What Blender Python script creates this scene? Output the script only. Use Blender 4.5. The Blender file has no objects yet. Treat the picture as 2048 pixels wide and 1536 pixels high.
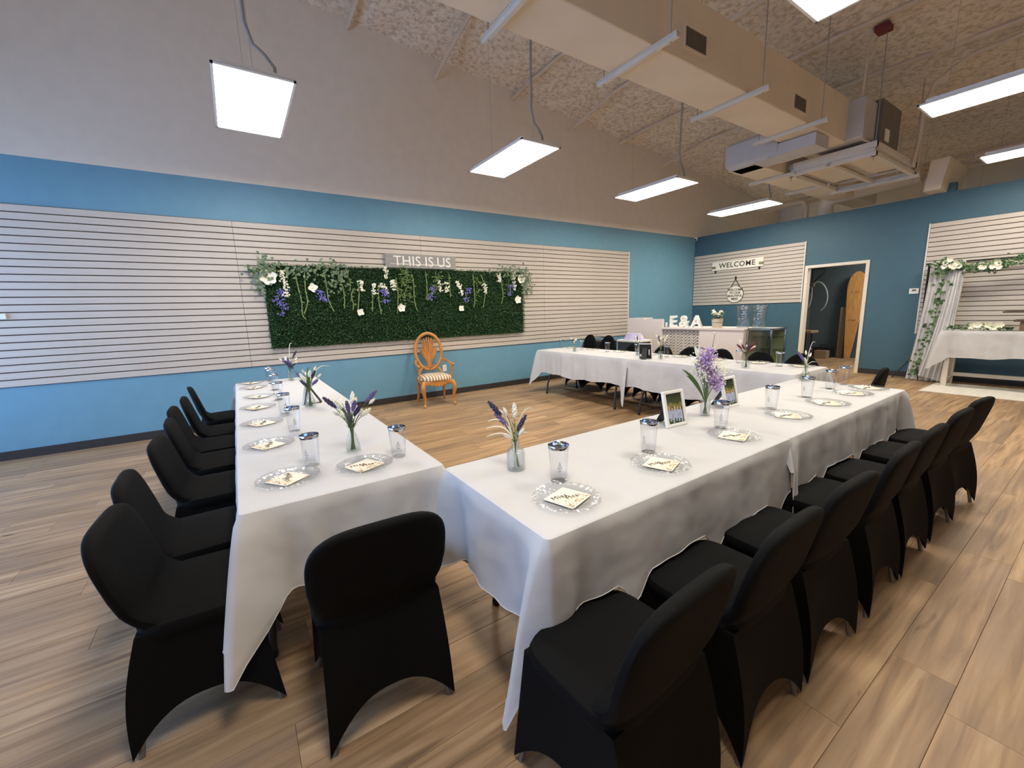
import bpy, bmesh, math, random
from mathutils import Vector, Matrix, noise as mnoise
PI = math.pi
scene = bpy.context.scene
COL = scene.collection
# ------------------------------------------------------------------ camera
FPX, YAW, PITCH, ROLL = 820.97, -0.98693, 0.17408, -0.03203
CAM = Vector((6.5608, 0.0, 1.4082))
YB = 10.157            # back partition plane
_d = Vector((math.sin(YAW)*math.cos(PITCH), math.cos(YAW)*math.cos(PITCH), -math.sin(PITCH)))
_r = Vector((math.cos(YAW), -math.sin(YAW), 0.0)); _u = _r.cross(_d)
CR = math.cos(ROLL)*_r + math.sin(ROLL)*_u
CU = -math.sin(ROLL)*_r + math.cos(ROLL)*_u
CD = _d
cam = bpy.data.cameras.new('camera'); camo = bpy.data.objects.new('camera', cam); COL.objects.link(camo)
cam.sensor_width = 36.0; cam.lens = FPX/2048*36.0; cam.clip_start = 0.05; cam.clip_end = 200
M3 = Matrix((CR, CU, -CD)).transposed()
camo.matrix_world = Matrix.Translation(CAM) @ M3.to_4x4()
scene.camera = camo
def _ray(px, py): return CD + CR*((px-1024)/FPX) - CU*((py-768)/FPX)
def hit(px, py, ax, val):
    v = _ray(px, py); t = (val-CAM[ax])/v[ax]; return CAM + v*t
def at_x(px, py, X=0.0): return hit(px, py, 0, X)
def at_y(px, py, Y): return hit(px, py, 1, Y)
def at_z(px, py, Z): return hit(px, py, 2, Z)
def proj(p):
    q = Vector(p)-CAM; z = q.dot(CD)
    if z < 0.05: return None
    return (1024+FPX*q.dot(CR)/z, 768-FPX*q.dot(CU)/z)
# ------------------------------------------------------------------ world, exposure
w = bpy.data.worlds.new('world'); scene.world = w; w.use_nodes = True
bg = w.node_tree.nodes['Background']; bg.inputs[0].default_value = (0.34, 0.55, 1.0, 1); bg.inputs[1].default_value = 4.2
LIGHT_STRENGTH = 20.5
vs = scene.view_settings
vs.view_transform = 'Standard'; vs.look = 'None'; vs.gamma = 1.0; vs.use_curve_mapping = False; vs.exposure = 0.70
scene.cycles.max_bounces = 10; scene.cycles.diffuse_bounces = 8; scene.cycles.transparent_max_bounces = 24
scene.cycles.use_denoising = True; scene.cycles.caustics_reflective = False; scene.cycles.caustics_refractive = False
scene.cycles.sample_clamp_indirect = 6.0

# ------------------------------------------------------------------ materials
MATS = {}
def lin(c):
    return tuple(((x/255)/12.92 if x/255 <= 0.04045 else (((x/255)+0.055)/1.055)**2.4) for x in c)+(1.0,)
def newmat(name):
    m = bpy.data.materials.new(name); m.use_nodes = True; MATS[name] = m
    nt = m.node_tree; return m, nt, nt.nodes['Principled BSDF']
def N(nt, typ, **kw):
    n = nt.nodes.new(typ)
    for k, v in kw.items(): setattr(n, k, v)
    return n
def mat(name, rgb, rough=0.6, metal=0.0, var=0.0, vscale=6.0, bump=0.0, bscale=60.0, spec=0.5, srgb=True, sheen=0.0, sub=None, stretch=None, dist=0.01, bdet=5):
    m, nt, b = newmat(name)
    c = lin(rgb) if srgb else tuple(rgb)+(1.0,)
    b.inputs['Base Color'].default_value = c; b.inputs['Roughness'].default_value = rough; b.inputs['Metallic'].default_value = metal
    b.inputs['Specular IOR Level'].default_value = spec
    if sheen: b.inputs['Sheen Weight'].default_value = sheen; b.inputs['Sheen Roughness'].default_value = 0.5
    tc = N(nt, 'ShaderNodeTexCoord')
    vec = tc.outputs['Object']
    if stretch:
        mp = N(nt, 'ShaderNodeMapping'); mp.inputs['Scale'].default_value = stretch
        nt.links.new(vec, mp.inputs['Vector']); vec = mp.outputs['Vector']
    if var > 0:
        no = N(nt, 'ShaderNodeTexNoise'); no.inputs['Scale'].default_value = vscale; no.inputs['Detail'].default_value = 4
        nt.links.new(vec, no.inputs['Vector'])
        mr = N(nt, 'ShaderNodeMapRange'); mr.inputs[1].default_value = 0.3; mr.inputs[2].default_value = 0.7; mr.inputs[3].default_value = 1-var; mr.inputs[4].default_value = 1+var
        nt.links.new(no.outputs['Fac'], mr.inputs[0])
        mx = N(nt, 'ShaderNodeMix', data_type='RGBA', blend_type='MULTIPLY'); mx.inputs[0].default_value = 1.0
        mx.inputs[6].default_value = c
        nt.links.new(mr.outputs[0], mx.inputs[7]); nt.links.new(mx.outputs[2], b.inputs['Base Color'])
    if bump > 0:
        no = N(nt, 'ShaderNodeTexNoise'); no.inputs['Scale'].default_value = bscale; no.inputs['Detail'].default_value = bdet
        nt.links.new(vec, no.inputs['Vector'])
        bp = N(nt, 'ShaderNodeBump'); bp.inputs['Strength'].default_value = bump; bp.inputs['Distance'].default_value = dist
        nt.links.new(no.outputs['Fac'], bp.inputs['Height']); nt.links.new(bp.outputs['Normal'], b.inputs['Normal'])
    return m
def randmat(name, cols, rough=0.6, spec=0.4, attr='rnd', trans=0.0):
    """colour picked per leaf / petal / plank from a face attribute and from the object's random id"""
    m, nt, b = newmat(name)
    at = N(nt, 'ShaderNodeAttribute', attribute_name=attr); oi = N(nt, 'ShaderNodeObjectInfo')
    ad = N(nt, 'ShaderNodeMath', operation='ADD'); fr = N(nt, 'ShaderNodeMath', operation='FRACT')
    nt.links.new(at.outputs['Fac'], ad.inputs[0]); nt.links.new(oi.outputs['Random'], ad.inputs[1]); nt.links.new(ad.outputs[0], fr.inputs[0])
    cr = N(nt, 'ShaderNodeValToRGB'); el = cr.color_ramp.elements
    while len(el) < len(cols): el.new(0.5)
    for i, c in enumerate(cols): el[i].position = i/(len(cols)-1); el[i].color = lin(c)
    nt.links.new(fr.outputs[0], cr.inputs[0]); nt.links.new(cr.outputs[0], b.inputs['Base Color'])
    b.inputs['Roughness'].default_value = rough; b.inputs['Specular IOR Level'].default_value = spec
    return m
def clear(name, tint=(0.93, 0.95, 0.96), blend=0.25, bump=0.0, bscale=80, extra=0.0, rough=0.03):
    m, nt, b = newmat(name); nt.nodes.remove(b)
    out = nt.nodes['Material Output']
    tr = N(nt, 'ShaderNodeBsdfTransparent'); tr.inputs[0].default_value = tint+(1,)
    gl = N(nt, 'ShaderNodeBsdfGlossy'); gl.inputs['Roughness'].default_value = rough
    lw = N(nt, 'ShaderNodeLayerWeight'); lw.inputs[0].default_value = 0.5
    mx = N(nt, 'ShaderNodeMixShader')
    pw_ = N(nt, 'ShaderNodeMath', operation='POWER'); pw_.inputs[1].default_value = 3.0
    ad = N(nt, 'ShaderNodeMath', operation='MULTIPLY_ADD', use_clamp=True); ad.inputs[1].default_value = blend; ad.inputs[2].default_value = extra
    nt.links.new(lw.outputs['Facing'], pw_.inputs[0]); nt.links.new(pw_.outputs[0], ad.inputs[0])
    nt.links.new(ad.outputs[0], mx.inputs[0]); nt.links.new(tr.outputs[0], mx.inputs[1]); nt.links.new(gl.outputs[0], mx.inputs[2])
    nt.links.new(mx.outputs[0], out.inputs['Surface'])
    if bump:
        no = N(nt, 'ShaderNodeTexVoronoi'); no.inputs['Scale'].default_value = bscale
        tc = N(nt, 'ShaderNodeTexCoord'); nt.links.new(tc.outputs['Object'], no.inputs['Vector'])
        bp = N(nt, 'ShaderNodeBump'); bp.inputs['Strength'].default_value = bump; bp.inputs['Distance'].default_value = 0.004
        nt.links.new(no.outputs['Distance'], bp.inputs['Height']); nt.links.new(bp.outputs['Normal'], gl.inputs['Normal']); nt.links.new(bp.outputs['Normal'], lw.inputs['Normal'])
    return m
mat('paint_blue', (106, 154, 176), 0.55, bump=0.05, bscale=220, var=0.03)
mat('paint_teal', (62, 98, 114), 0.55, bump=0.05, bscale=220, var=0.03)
mat('paint_grey', (226, 216, 200), 0.7, bump=0.05, bscale=200, var=0.03)
mat('paint_slate', (84, 96, 102), 0.6)
mat('base_dark', (48, 45, 45), 0.5)
mat('slat', (198, 189, 177), 0.5, var=0.05, vscale=3.0, stretch=(1, 0.6, 12), bump=0.05, bscale=40)
mat('slat_back', (74, 58, 46), 0.8)
mat('slat_trim', (222, 218, 208), 0.4)
mat('white_paint', (214, 206, 192), 0.5, var=0.04)
mat('duct_paint', (218, 204, 182), 0.55, var=0.05, vscale=2.0)
mat('duct_grey', (186, 184, 184), 0.5, var=0.04)
mat('duct_dark', (104, 98, 92), 0.5, var=0.1)
mat('strut', (205, 200, 188), 0.4, metal=0.1)
mat('pipe', (206, 190, 168), 0.6, var=0.06, bump=0.2, bscale=40)
mat('grille', (120, 110, 96), 0.5)
mat('door_frame', (226, 218, 202), 0.4)
mat('cloth', (200, 199, 198), 0.85, var=0.012, vscale=3, bump=0.5, bscale=4.5, spec=0.2, sheen=0.15, dist=0.05, bdet=1.6)
mat('spandex', (9, 9, 9), 0.8, spec=0.14, bump=0.08, bscale=9.0, sheen=0.0, dist=0.02)
mat('leg_metal', (62, 60, 60), 0.4, metal=0.4)
mat('chair_leg', (120, 120, 122), 0.35, metal=0.6)
mat('plastic_top', (214, 212, 206), 0.5)
mat('silver', (205, 208, 215), 0.12, metal=1.0)
mat('print_dark', (132, 136, 144), 0.3, metal=.3)
mat('card', (240, 233, 214), 0.7)
mat('card_text', (92, 78, 64), 0.7)
mat('card_gold', (206, 178, 122), 0.45, metal=0.25)
mat('stem_green', (86, 112, 66), 0.6, var=0.15, vscale=30)
mat('leaf_green', (78, 106, 58), 0.5, var=0.25, vscale=25)
mat('bloom_white', (240, 238, 222), 0.7, var=0.04, vscale=40)
mat('bloom_cream', (236, 228, 196), 0.7, var=0.05, vscale=40)
mat('bloom_lavender', (112, 98, 142), 0.75, var=0.25, vscale=60)
mat('bloom_dark', (66, 58, 86), 0.75, var=0.25, vscale=60)
mat('bloom_red', (112, 54, 62), 0.75, var=0.25, vscale=60)
randmat('lilac_petals', [(196, 172, 214), (158, 122, 184), (214, 196, 226), (176, 140, 200)], 0.75)
randmat('blue_petals', [(120, 116, 190), (98, 94, 168), (150, 146, 206)], 0.7)
randmat('white_petals', [(246, 244, 228), (236, 236, 206), (250, 250, 244)], 0.7)
randmat('boxwood', [(26, 56, 28), (46, 86, 44), (66, 110, 60), (32, 68, 36), (122, 152, 110)], 0.5, 0.3)
randmat('eucalyptus', [(72, 98, 74), (108, 128, 100), (88, 112, 80), (130, 146, 116)], 0.6)
randmat('hanging_green', [(84, 110, 56), (110, 134, 70), (66, 92, 48)], 0.6)
randmat('ivy', [(52, 84, 48), (74, 108, 62), (96, 126, 84), (40, 70, 40)], 0.55)
mat('vine', (126, 146, 92), 0.65, var=0.15, vscale=20)
mat('boxwood_mat', (14, 30, 16), 0.9)
mat('sign_grey', (146, 144, 140), 0.8, var=0.12, vscale=8, stretch=(1, 0.4, 6))
mat('sign_white', (232, 228, 214), 0.7, var=0.03)
mat('letter_white', (236, 232, 224), 0.6)
mat('letter_dark', (60, 52, 44), 0.7)
mat('moss', (122, 128, 92), 0.8, var=0.2, vscale=30)
mat('rope', (74, 58, 40), 0.9)
mat('black_metal', (26, 25, 25), 0.5, metal=0.3)
mat('black_plain', (22, 22, 23), 0.6)
mat('white_gloss', (236, 235, 230), 0.35)
mat('desk_white', (224, 214, 208), 0.5)
mat('honey_oak', (188, 128, 62), 0.4, var=0.2, vscale=14, stretch=(1, 1, 0.3), bump=0.1, bscale=40)
mat('oak_dark', (140, 92, 44), 0.45, var=0.15, vscale=20)
mat('board_wood', (206, 150, 84), 0.5, var=0.16, vscale=10, stretch=(4, 4, 0.5))
mat('tan_board', (150, 128, 104), 0.7, var=0.08)
mat('cake_wood', (128, 106, 82), 0.7, var=0.2, vscale=20)
mat('cake_dark', (76, 62, 50), 0.7, var=0.1)
mat('white_floor', (226, 222, 210), 0.5, var=0.07, vscale=4, stretch=(3, 0.6, 1))
mat('herring_a', (206, 200, 192), 0.5); mat('herring_gap', (128, 118, 110), 0.7)
mat('red_box', (110, 46, 42), 0.7)
mat('lavender_cloth', (178, 170, 202), 0.8, var=0.2, vscale=8)
mat('bin_dark', (66, 72, 80), 0.4)
mat('pot_wood', (206, 190, 164), 0.7, var=0.2, vscale=6, stretch=(1, 1, 8))
mat('cable', (150, 148, 142), 0.5)
mat('hose', (196, 198, 196), 0.4)
clear('clear_plastic', (0.975, 0.98, 0.985), 0.45, extra=0.02)
clear('clear_plate', (0.955, 0.96, 0.965), 0.35, bump=0.6, bscale=70, extra=0.05, rough=0.12)
clear('vase_glass', (0.94, 0.96, 0.955), 0.6, extra=0.03)
clear('cut_glass', (0.93, 0.95, 0.95), 0.5, bump=1.0, bscale=110, extra=0.07, rough=0.08)
clear('dispenser_glass', (0.88, 0.92, 0.93), 0.6, bump=1.0, bscale=40, extra=0.16, rough=0.08)
clear('window_glass', (0.96, 0.98, 0.98), 0.2)
clear('bin_clear', (0.62, 0.66, 0.70), 0.4, extra=0.08, rough=0.15)
clear('cabinet_glass', (0.80, 0.86, 0.84), 0.3, extra=0.04)
m, nt, b = newmat('panel_emit'); b.inputs['Base Color'].default_value = (1, 1, 1, 1)
b.inputs['Emission Color'].default_value = (1.0, 0.925, 0.81, 1); b.inputs['Emission Strength'].default_value = LIGHT_STRENGTH
m, nt, b = newmat('store_emit'); b.inputs['Emission Color'].default_value = (1.0, .94, .84, 1); b.inputs['Emission Strength'].default_value = 30.0  # glow of the fill lamps added out of view behind the back wall
# foam ceiling
m, nt, b = newmat('foam')
tc = N(nt, 'ShaderNodeTexCoord'); n1 = N(nt, 'ShaderNodeTexNoise'); n1.inputs['Scale'].default_value = 14; n1.inputs['Detail'].default_value = 8; n1.inputs['Roughness'].default_value = 0.65
nt.links.new(tc.outputs['Object'], n1.inputs['Vector'])
cr = N(nt, 'ShaderNodeValToRGB'); cr.color_ramp.elements[0].position = 0.36; cr.color_ramp.elements[0].color = lin((200, 182, 158)); cr.color_ramp.elements[1].position = 0.55; cr.color_ramp.elements[1].color = lin((240, 226, 206))
nt.links.new(n1.outputs['Fac'], cr.inputs[0]); nt.links.new(cr.outputs[0], b.inputs['Base Color'])
bp = N(nt, 'ShaderNodeBump'); bp.inputs['Strength'].default_value = 0.9; bp.inputs['Distance'].default_value = 0.04
nt.links.new(n1.outputs['Fac'], bp.inputs['Height']); nt.links.new(bp.outputs['Normal'], b.inputs['Normal']); b.inputs['Roughness'].default_value = 0.9
# oak planks
m, nt, b = newmat('plank')
geo = N(nt, 'ShaderNodeNewGeometry'); oi = N(nt, 'ShaderNodeObjectInfo'); at = N(nt, 'ShaderNodeAttribute', attribute_name='rnd')
ad = N(nt, 'ShaderNodeMath', operation='ADD'); fr = N(nt, 'ShaderNodeMath', operation='FRACT')
nt.links.new(at.outputs['Fac'], ad.inputs[0]); nt.links.new(oi.outputs['Random'], ad.inputs[1]); nt.links.new(ad.outputs[0], fr.inputs[0])
cx = N(nt, 'ShaderNodeCombineXYZ'); mu = N(nt, 'ShaderNodeMath', operation='MULTIPLY'); mu.inputs[1].default_value = 37.0
nt.links.new(fr.outputs[0], mu.inputs[0]); nt.links.new(mu.outputs[0], cx.inputs[1]); nt.links.new(mu.outputs[0], cx.inputs[2])
va = N(nt, 'ShaderNodeVectorMath', operation='ADD'); nt.links.new(geo.outputs['Position'], va.inputs[0]); nt.links.new(cx.outputs[0], va.inputs[1])
def streak(sc, detail, dist=0.0):
    mp = N(nt, 'ShaderNodeMapping'); mp.inputs['Scale'].default_value = sc; nt.links.new(va.outputs[0], mp.inputs['Vector'])
    no = N(nt, 'ShaderNodeTexNoise'); no.inputs['Scale'].default_value = 1.0; no.inputs['Detail'].default_value = detail; no.inputs['Distortion'].default_value = dist
    nt.links.new(mp.outputs[0], no.inputs['Vector']); return no.outputs['Fac']
g1 = streak((26, 1.5, 1), 7, 0.5); g2 = streak((4, 0.8, 1), 4, 0.8); g3 = streak((60, 3.0, 1), 3); g4 = streak((15, 3.6, 1), 2, 0.6)
cr = N(nt, 'ShaderNodeValToRGB'); e = cr.color_ramp.elements
e[0].position = 0.30; e[0].color = lin((122, 97, 72)); e[1].position = 0.70; e[1].color = lin((192, 161, 124)); k = e.new(0.48); k.color = lin((166, 134, 98))
nt.links.new(g1, cr.inputs[0])
mx = N(nt, 'ShaderNodeMix', data_type='RGBA', blend_type='MIX'); mx.inputs[7].default_value = lin((142, 118, 95))
mr = N(nt, 'ShaderNodeMapRange'); mr.inputs[1].default_value = 0.42; mr.inputs[2].default_value = 0.72; mr.inputs[3].default_value = 0; mr.inputs[4].default_value = 0.75
nt.links.new(g2, mr.inputs[0]); nt.links.new(mr.outputs[0], mx.inputs[0]); nt.links.new(cr.outputs[0], mx.inputs[6])
m2 = N(nt, 'ShaderNodeMix', data_type='RGBA', blend_type='MULTIPLY'); m2.inputs[0].default_value = 1  # per plank tone
mr2 = N(nt, 'ShaderNodeMapRange'); mr2.inputs[3].default_value = 0.86; mr2.inputs[4].default_value = 1.12
nt.links.new(fr.outputs[0], mr2.inputs[0]); nt.links.new(mx.outputs[2], m2.inputs[6]); nt.links.new(mr2.outputs[0], m2.inputs[7])
m4 = N(nt, 'ShaderNodeMix', data_type='RGBA', blend_type='MIX'); m4.inputs[7].default_value = lin((74, 52, 36))
mr4 = N(nt, 'ShaderNodeMapRange'); mr4.inputs[1].default_value = 0.70; mr4.inputs[2].default_value = 0.78; mr4.inputs[3].default_value = 0; mr4.inputs[4].default_value = 0.7
nt.links.new(g4, mr4.inputs[0]); nt.links.new(mr4.outputs[0], m4.inputs[0]); nt.links.new(m2.outputs[2], m4.inputs[6])
nt.links.new(m4.outputs[2], b.inputs['Base Color'])
b.inputs['Roughness'].default_value = 0.46; b.inputs['Specular IOR Level'].default_value = 0.35
bp = N(nt, 'ShaderNodeBump'); bp.inputs['Strength'].default_value = 0.12; bp.inputs['Distance'].default_value = 0.004
nt.links.new(g3, bp.inputs['Height']); nt.links.new(bp.outputs['Normal'], b.inputs['Normal'])
mat('subfloor', (92, 72, 54), 0.9)
# striped seat fabric
m, nt, b = newmat('stripe')
tc = N(nt, 'ShaderNodeTexCoord'); wv = N(nt, 'ShaderNodeTexWave', wave_type='BANDS', bands_direction='X'); wv.inputs['Scale'].default_value = 7.0
nt.links.new(tc.outputs['Object'], wv.inputs['Vector'])
cr = N(nt, 'ShaderNodeValToRGB'); e = cr.color_ramp.elements; e[0].position = 0.28; e[0].color = lin((150, 116, 84)); e[1].position = 0.42; e[1].color = lin((232, 222, 196))
nt.links.new(wv.outputs['Fac'], cr.inputs[0]); nt.links.new(cr.outputs[0], b.inputs['Base Color']); b.inputs['Roughness'].default_value = 0.8

# ------------------------------------------------------------------ mesh helpers
class MB:
    def __init__(s): s.v = []; s.f = []; s.r = []; s.cur = None
    def _add(s, vs_, fs, rnd=None):
        o = len(s.v); s.v += [tuple(p) for p in vs_]
        s.f += [tuple(i+o for i in f) for f in fs]
        s.r += [0.0 if rnd is None else rnd]*len(fs)
        return s
    def box(s, c, d, rot=None, bev=0.0, rnd=None):
        hx, hy, hz = d[0]/2, d[1]/2, d[2]/2; c = Vector(c)
        if bev > 0:
            b = min(bev, hx*.9, hy*.9, hz*.9); P = []
            for z, ins in ((-hz, b), (-hz+b, 0), (hz-b, 0), (hz, b)):
                for x, y in ((-1, -1), (1, -1), (1, 1), (-1, 1)):
                    P.append(Vector((x*(hx-ins), y*(hy-ins), z)))
            F = [(3, 2, 1, 0), (12, 13, 14, 15)]
            for k in range(3):
                for i in range(4):
                    j = (i+1) % 4; F.append((k*4+i, k*4+j, k*4+4+j, k*4+4+i))
        else:
            P = [Vector((x, y, z)) for z in (-hz, hz) for x, y in ((-hx, -hy), (hx, -hy), (hx, hy), (-hx, hy))]
            F = [(3, 2, 1, 0), (4, 5, 6, 7), (0, 1, 5, 4), (1, 2, 6, 5), (2, 3, 7, 6), (3, 0, 4, 7)]
        if rot is not None: P = [rot @ p for p in P]
        return s._add([c+p for p in P], F, rnd)
    def bb(s, x0, x1, y0, y1, z0, z1, bev=0.0): return s.box(((x0+x1)/2, (y0+y1)/2, (z0+z1)/2), (abs(x1-x0), abs(y1-y0), abs(z1-z0)), None, bev)
    def tube(s, pts, r, seg=8, cap=True, flat=1.0, rnd=None):
        pts = [Vector(p) for p in pts]; n = len(pts); rs = r if isinstance(r, (list, tuple)) else [r]*n
        P = []; F = []; prev = None
        for i, p in enumerate(pts):
            t = (pts[min(i+1, n-1)]-pts[max(i-1, 0)])
            t = t.normalized() if t.length > 1e-9 else Vector((0, 0, 1))
            if prev is None:
                a = Vector((0, 0, 1)) if abs(t.z) < 0.9 else Vector((1, 0, 0)); x = t.cross(a).normalized()
            else:
                x = prev - t*prev.dot(t); x = x.normalized() if x.length > 1e-6 else prev
            prev = x; y = t.cross(x)
            for k in range(seg):
                a = 2*PI*k/seg; P.append(p + x*(math.cos(a)*rs[i]) + y*(math.sin(a)*rs[i]*flat))
        for i in range(n-1):
            for k in range(seg):
                k2 = (k+1) % seg; F.append((i*seg+k, i*seg+k2, (i+1)*seg+k2, (i+1)*seg+k))
        if cap: F.append(tuple(reversed(range(seg)))); F.append(tuple((n-1)*seg+k for k in range(seg)))
        return s._add(P, F, rnd)
    def lathe(s, prof, seg=24, c=(0, 0, 0), fn=None):
        P = []; F = []; n = len(prof)
        for r, z in prof:
            for k in range(seg):
                a = 2*PI*k/seg; rr = r*(fn(a, r, z) if fn else 1.0)
                P.append((c[0]+rr*math.cos(a), c[1]+rr*math.sin(a), c[2]+z))
        for i in range(n-1):
            for k in range(seg):
                k2 = (k+1) % seg; F.append((i*seg+k, i*seg+k2, (i+1)*seg+k2, (i+1)*seg+k))
        if prof[0][0] > 1e-6: F.append(tuple(reversed(range(seg))))
        return s._add(P, F)
    def rings(s, rings, cap0=True, cap1=True):
        n = len(rings[0]); P = [p for r in rings for p in r]; F = []
        for i in range(len(rings)-1):
            for k in range(n):
                k2 = (k+1) % n; F.append((i*n+k, i*n+k2, (i+1)*n+k2, (i+1)*n+k))
        if cap0: F.append(tuple(reversed(range(n))))
        if cap1: F.append(tuple((len(rings)-1)*n+k for k in range(n)))
        return s._add(P, F)
    def sheet(s, rows):
        n = len(rows[0]); P = [p for r in rows for p in r]; F = []
        for i in range(len(rows)-1):
            for k in range(n-1): F.append((i*n+k, i*n+k+1, (i+1)*n+k+1, (i+1)*n+k))
        return s._add(P, F)
    def prism(s, poly, axis, a0, a1):
        """extrude polygon (2-D list) along axis 'x','y','z' from a0 to a1"""
        def pt(q, a): return {'x': (a, q[0], q[1]), 'y': (q[0], a, q[1]), 'z': (q[0], q[1], a)}[axis]
        n = len(poly); P = [pt(q, a0) for q in poly]+[pt(q, a1) for q in poly]
        F = [tuple(reversed(range(n))), tuple(range(n, 2*n))]+[(i, (i+1) % n, n+(i+1) % n, n+i) for i in range(n)]
        return s._add(P, F)
    def octa(s, c, r, sq=(1, 1, 1), rnd=None, R=None):
        c = Vector(c); P = [Vector(q) for q in ((1, 0, 0), (-1, 0, 0), (0, 1, 0), (0, -1, 0), (0, 0, 1), (0, 0, -1))]
        P = [Vector((p.x*r*sq[0], p.y*r*sq[1], p.z*r*sq[2])) for p in P]
        if R is not None: P = [R @ p for p in P]
        return s._add([c+p for p in P], [(0, 2, 4), (2, 1, 4), (1, 3, 4), (3, 0, 4), (2, 0, 5), (1, 2, 5), (3, 1, 5), (0, 3, 5)], rnd)
    def ball(s, c, r, seg=10, rg=6, sq=(1, 1, 1)):
        rr = []
        for i in range(rg+1):
            a = -PI/2+PI*i/rg; rr.append((max(1e-5, math.cos(a)*r), math.sin(a)*r))
        o = len(s.v); s.lathe(rr, seg, (0, 0, 0))
        s.v[o:] = [(c[0]+x*sq[0], c[1]+y*sq[1], c[2]+z*sq[2]) for x, y, z in s.v[o:]]
        return s
    def leaf(s, p, d, up, L, W, fold=0.25, rnd=None):
        p = Vector(p); d = Vector(d).normalized(); x = d.cross(Vector(up))
        x = x.normalized() if x.length > 1e-5 else Vector((1, 0, 0)); n = x.cross(d)
        a = p; b = p+d*(L*.45)+x*(W/2)+n*(W*fold); c = p+d*L; e_ = p+d*(L*.45)-x*(W/2)+n*(W*fold)
        return s._add([a, b, c, e_], [(0, 1, 2), (0, 2, 3)], rnd)
    def mesh(s, name, m, smooth=True):
        me = bpy.data.meshes.new(name); me.from_pydata(s.v, [], s.f)
        if m: me.materials.append(MATS[m])
        if any(s.r):
            a = me.attributes.new('rnd', 'FLOAT', 'FACE'); a.data.foreach_set('value', s.r)
        if smooth:
            me.polygons.foreach_set('use_smooth', [True]*len(me.polygons))
            try: me.set_sharp_from_angle(angle=math.radians(38))
            except Exception: pass
        me.update(); return me
    def build(s, name, m, parent=None, smooth=True, loc=None, rz=0.0):
        return link(name, s.mesh(name, m, smooth), parent, loc, rz)
def link(name, me, parent=None, loc=None, rz=0.0):
    o = bpy.data.objects.new(name, me); COL.objects.link(o)
    if parent is not None: o.parent = parent
    if loc is not None: o.location = loc
    if rz: o.rotation_euler = (0, 0, rz)
    return o
def tag(o, label, cat, group=None):
    o['label'] = label; o['category'] = cat
    if group: o['group'] = group
    return o
def thing(name, label, cat, loc=(0, 0, 0), rz=0.0, group=None):
    o = bpy.data.objects.new(name, None); COL.objects.link(o); o.empty_display_size = 0.1
    o.location = loc; o.rotation_euler = (0, 0, rz)
    return tag(o, label, cat, group)
def dup(root, loc, rz, label, group=None):
    r = root.copy(); COL.objects.link(r); r.location = loc; r.rotation_euler = (0, 0, rz); r['label'] = label
    if group: r['group'] = group
    for ch in list(root.children):
        c = ch.copy(); COL.objects.link(c); c.parent = r
        for g in list(ch.children):
            d = g.copy(); COL.objects.link(d); d.parent = c
    return r
def struct(o): o['kind'] = 'structure'; return o
def text_mesh(txt, size, ext, m, spacing=1.0, bold=0.0):
    cu = bpy.data.curves.new('lettering', 'FONT'); cu.body = txt; cu.size = size; cu.extrude = ext; cu.align_x = 'CENTER'; cu.align_y = 'CENTER'
    cu.space_character = spacing; cu.offset = bold; cu.resolution_u = 3
    o = bpy.data.objects.new('lettering', cu); COL.objects.link(o)
    dg = bpy.context.evaluated_depsgraph_get(); dg.update()
    me = bpy.data.meshes.new_from_object(o.evaluated_get(dg)); me.materials.clear(); me.materials.append(MATS[m])
    bpy.data.objects.remove(o); return me
def place_text(name, me, parent, loc, rot):
    o = link(name, me, parent, loc); o.rotation_euler = rot; return o
ORD = ['first', 'second', 'third', 'fourth', 'fifth', 'sixth', 'seventh', 'eighth', 'ninth', 'tenth', 'eleventh', 'twelfth', 'thirteenth', 'fourteenth', 'fifteenth', 'sixteenth']
def ceil_z(y): return 5.60-0.088*y

# ================================================================== ROOM
XR, YF, YE = 9.6, -3.4, 14.6
ZB = 3.141
# left wall : blue up to the paint line, grey above
b = MB(); yy = [YF, 0, YB, YE]  # inner face
b.v = [(0, y, z) for y in yy for z in (0, ZB)]+[(0, y, ceil_z(y)+0.12) for y in yy]
b.f = []
for i in range(3): b.f += [(i*2, i*2+2, i*2+3, i*2+1)]
for i in range(3): b.f += [(i*2+1, i*2+3, 8+i+1, 8+i)]
b.r = [0]*6
b.v += [(-.12, YF, 0), (-.12, YE, 0), (-.12, YF, ceil_z(YF)+.12), (-.12, YE, ceil_z(YE)+.12)]
b.f += [(13, 12, 14, 15)]; b.r += [0]
wl = struct(b.build('wall_left', 'paint_blue', smooth=False)); wl.data.materials.append(MATS['paint_grey'])
for i, p in enumerate(wl.data.polygons): p.material_index = 1 if i >= 3 or (i == 2) else 0
# back partition with door opening (outer frame 2.571 .. 3.64, top 2.165)
DX0, DX1, DZ = 2.62, 3.595, 2.115
b = MB(); T = 0.11
b.bb(0.0, DX0, YB, YB+T, 0, ZB); b.bb(DX1, XR, YB, YB+T, 0, ZB); b.bb(DX0, DX1, YB, YB+T, DZ, ZB)
pA = at_y(1868, 372, YB); pB = at_y(1914, 362, YB)
b.bb(pA.x, pB.x, YB, YB+T, ZB, pA.z)
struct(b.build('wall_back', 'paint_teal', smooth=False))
b = MB(); b.bb(XR, XR+0.12, YF, YE, 0, 6.0); struct(b.build('wall_right', 'paint_grey', smooth=False))
b = MB(); b.bb(-0.1, XR+0.1, YE, YE+0.1, 0, 6.0); struct(b.build('wall_end', 'paint_grey', smooth=False))
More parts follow.
